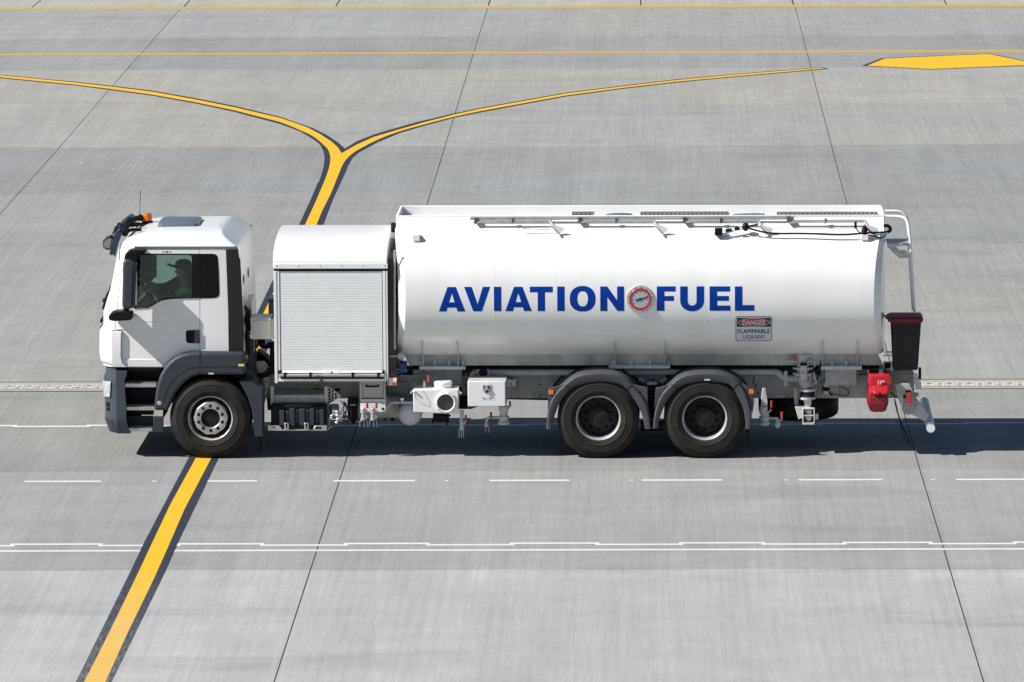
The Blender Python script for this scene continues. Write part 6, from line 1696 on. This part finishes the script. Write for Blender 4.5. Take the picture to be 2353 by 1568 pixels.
# ================================================================== DRIVER
dr_root = empty('person'); tag(dr_root, 'driver in dark cap and green hi-vis vest sitting at the wheel', 'person')
dr_root.matrix_world = Matrix.Rotation(YAW, 4, 'Z') @ Matrix.Translation((hipx, DYv, hipz-.1))
DI = Matrix.Translation((-hipx, -DYv, -(hipz-.1)))
def toD(o): o.data.transform(DI); o.parent = dr_root; return o
def skin(name, verts, edges, radii, m, parent=None, sub=2, root=0):
    me = bpy.data.meshes.new(name); me.from_pydata(verts, edges, [])
    o = bpy.data.objects.new(name, me); COL.objects.link(o)
    md = o.modifiers.new('s', 'SKIN'); md.use_smooth_shade = True
    sv = me.skin_vertices[0].data
    for i, r in enumerate(radii):
        sv[i].radius = (r, r) if not isinstance(r, tuple) else r
        sv[i].use_root = (i == root)
    o.modifiers.new('u', 'SUBSURF').levels = sub; o.modifiers['u'].render_levels = sub
    bpy.context.view_layer.update()
    out = bpy.data.meshes.new_from_object(o.evaluated_get(bpy.context.evaluated_depsgraph_get()))
    bpy.data.objects.remove(o)
    return link(name, out, m, parent, 0, 60)
hd = Vector((hx_, DYv, hz_))                     # head centre; the driver faces -X
sh = Vector((hx_+.07, DYv, hz_-.24))
hip = Vector((hipx, DYv, hipz-.02))
V = []; E = []; Rr = []
def add(p, r, prev=None):
    V.append(tuple(p)); Rr.append(r)
    if prev is not None: E.append((prev, len(V)-1))
    return len(V)-1
pel = add(hip, (.15, .13)); wa = add(hip.lerp(sh, .38)+Vector((.02, 0, 0)), (.15, .12), pel); chs = add(hip.lerp(sh, .75), (.18, .13), wa)
nb = add(sh+Vector((-.01, 0, .04)), (.10, .08), chs); nk_ = add(hd+Vector((.03, 0, -.14)), .058, nb); 
hl_ = add(hd+Vector((.010, 0, -.06)), (.086, .090), nk_); hm_ = add(hd+Vector((.004, 0, .02)), (.096, .104), hl_); ht_ = add(hd+Vector((.015, 0, .085)), (.065, .07), hm_)
hand_pts = {}
for s in (-1, 1):
    so = add(sh+Vector((.0, s*.19, -.04)), .068, chs)
    grip = SWc + e1*(.215*math.cos(R(20)))*s + e2*(.215*math.sin(R(20)))
    el_ = add(sh+Vector((-.06, s*.27, -.30)), .048, so)
    wr_ = add(grip+Vector((.085, s*.0, .0)), .030, el_)
    pm = add(grip+Vector((.02, 0, .028)), .032, wr_)
    hand_pts[s] = (grip, pm)
    kn = add(hip+Vector((-.44, s*.13, .06)), .078, None); E.append((pel, kn))
    an_ = add(hip+Vector((-.55, s*.14, -.36)), .052, kn); ft = add(hip+Vector((-.72, s*.14, -.40)), .042, an_)
    # fingers curl over the rim, thumb along it
    for k in range(4):
        o_ = e1*(-.030+.020*k)
        a = add(grip+o_+Vector((-.012, 0, .030)), .0095, pm); b = add(grip+o_+Vector((-.030, 0, .008)), .009, a); c = add(grip+o_+Vector((-.022, 0, -.020+.003*abs(k-1.5))), .008, b)
    a = add(grip+e1*(-s*.042)+Vector((.012, 0, .018)), .011, pm); b = add(grip+e1*(-s*.060)+Vector((-.004, 0, .012)), .009, a)
pb_ = skin('body', V, E, Rr, M['skin'], None, 2, 0)
toD(pb_)
# clothing: jersey over torso, arms and legs
V = []; E = []; Rr = []
pel = add(hip, (.165, .145)); wa = add(hip.lerp(sh, .38)+Vector((.02, 0, 0)), (.165, .135), pel); chs = add(hip.lerp(sh, .75), (.195, .145), wa); nb = add(sh+Vector((-.01, 0, .02)), (.12, .09), chs)
for s in (-1, 1):
    so = add(sh+Vector((.0, s*.18, -.06)), .072, chs); el_ = add(sh+Vector((-.05, s*.24, -.30)), .058, so)
    grip = hand_pts[s][0]; wr_ = add(grip+Vector((.12, 0, -.002)), .042, el_)
    kn = add(hip+Vector((-.44, s*.13, .06)), .092, None); E.append((pel, kn)); an_ = add(hip+Vector((-.55, s*.14, -.34)), .066, kn)
toD(skin('work_clothes', V, E, Rr, M['cloth'], None, 2, 0))
# vest
V = []; E = []; Rr = []
wa = add(hip+Vector((0, 0, .06)), (.20, .18)); w2_ = add(hip.lerp(sh, .4)+Vector((.0, 0, 0)), (.22, .19), wa); chs = add(hip.lerp(sh, .76)+Vector((-.01, 0, 0)), (.235, .19), w2_); nb = add(sh+Vector((.0, 0, .03)), (.15, .11), chs)
for s in (-1, 1): so = add(sh+Vector((.0, s*.16, -.005)), .115, chs); s3_ = add(sh+Vector((-.01, s*.215, -.055)), .105, so)
toD(skin('safety_vest', V, E, Rr, M['vest'], None, 2, 0))
# face details, ears, hair, cap
fc = MB(); 
fc.ball(hd+Vector((-.080, 0, -.015)), .018, (1.1, .8, 1.3), 10); fc.ball(hd+Vector((-.062, 0, -.078)), .024, (.9, 1.6, .8), 10)
for s in (-1, 1): fc.ball(hd+Vector((.02, s*.083, -.01)), .026, (.7, .4, 1.1), 10)
toD(fc.build('face', M['skin']))
ey = MB()
for s in (-1, 1): ey.ball(hd+Vector((-.070, s*.032, .012)), .009, (1, 1.3, .8), 8)
toD(ey.build('eye', M['hair']))
hr = MB(); hr.ball(hd+Vector((.035, 0, .02)), .098, (1.0, .86, 1.12), 18); hr.ball(hd+Vector((.075, 0, -.055)), .05, (.7, 1.1, 1), 12); toD(hr.build('hair', M['hair']))
cp_ = MB()
rings = []
for r_, h_ in ((1.0, .0), (1.0, .03), (.93, .065), (.75, .092), (.45, .108), (.1, .113)):
    rings.append([hd+Vector((.012+.112*r_*math.cos(2*PI*k/24), .092*r_*math.sin(2*PI*k/24), .035+h_)) for k in range(24)])
cp_.quadring(rings)
br_pts = [(-.085+.012, .075), (-.15, .066), (-.192, .035), (-.20, 0), (-.192, -.035), (-.15, -.066), (-.085+.012, -.075)]
cp_.quadring([[hd+Vector((x, y, .038+(-x-.08)*.32)) for x, y in br_pts], [hd+Vector((x, y, .050+(-x-.08)*.32)) for x, y in br_pts]])
toD(cp_.build('cap', M['cloth'], ang=50))
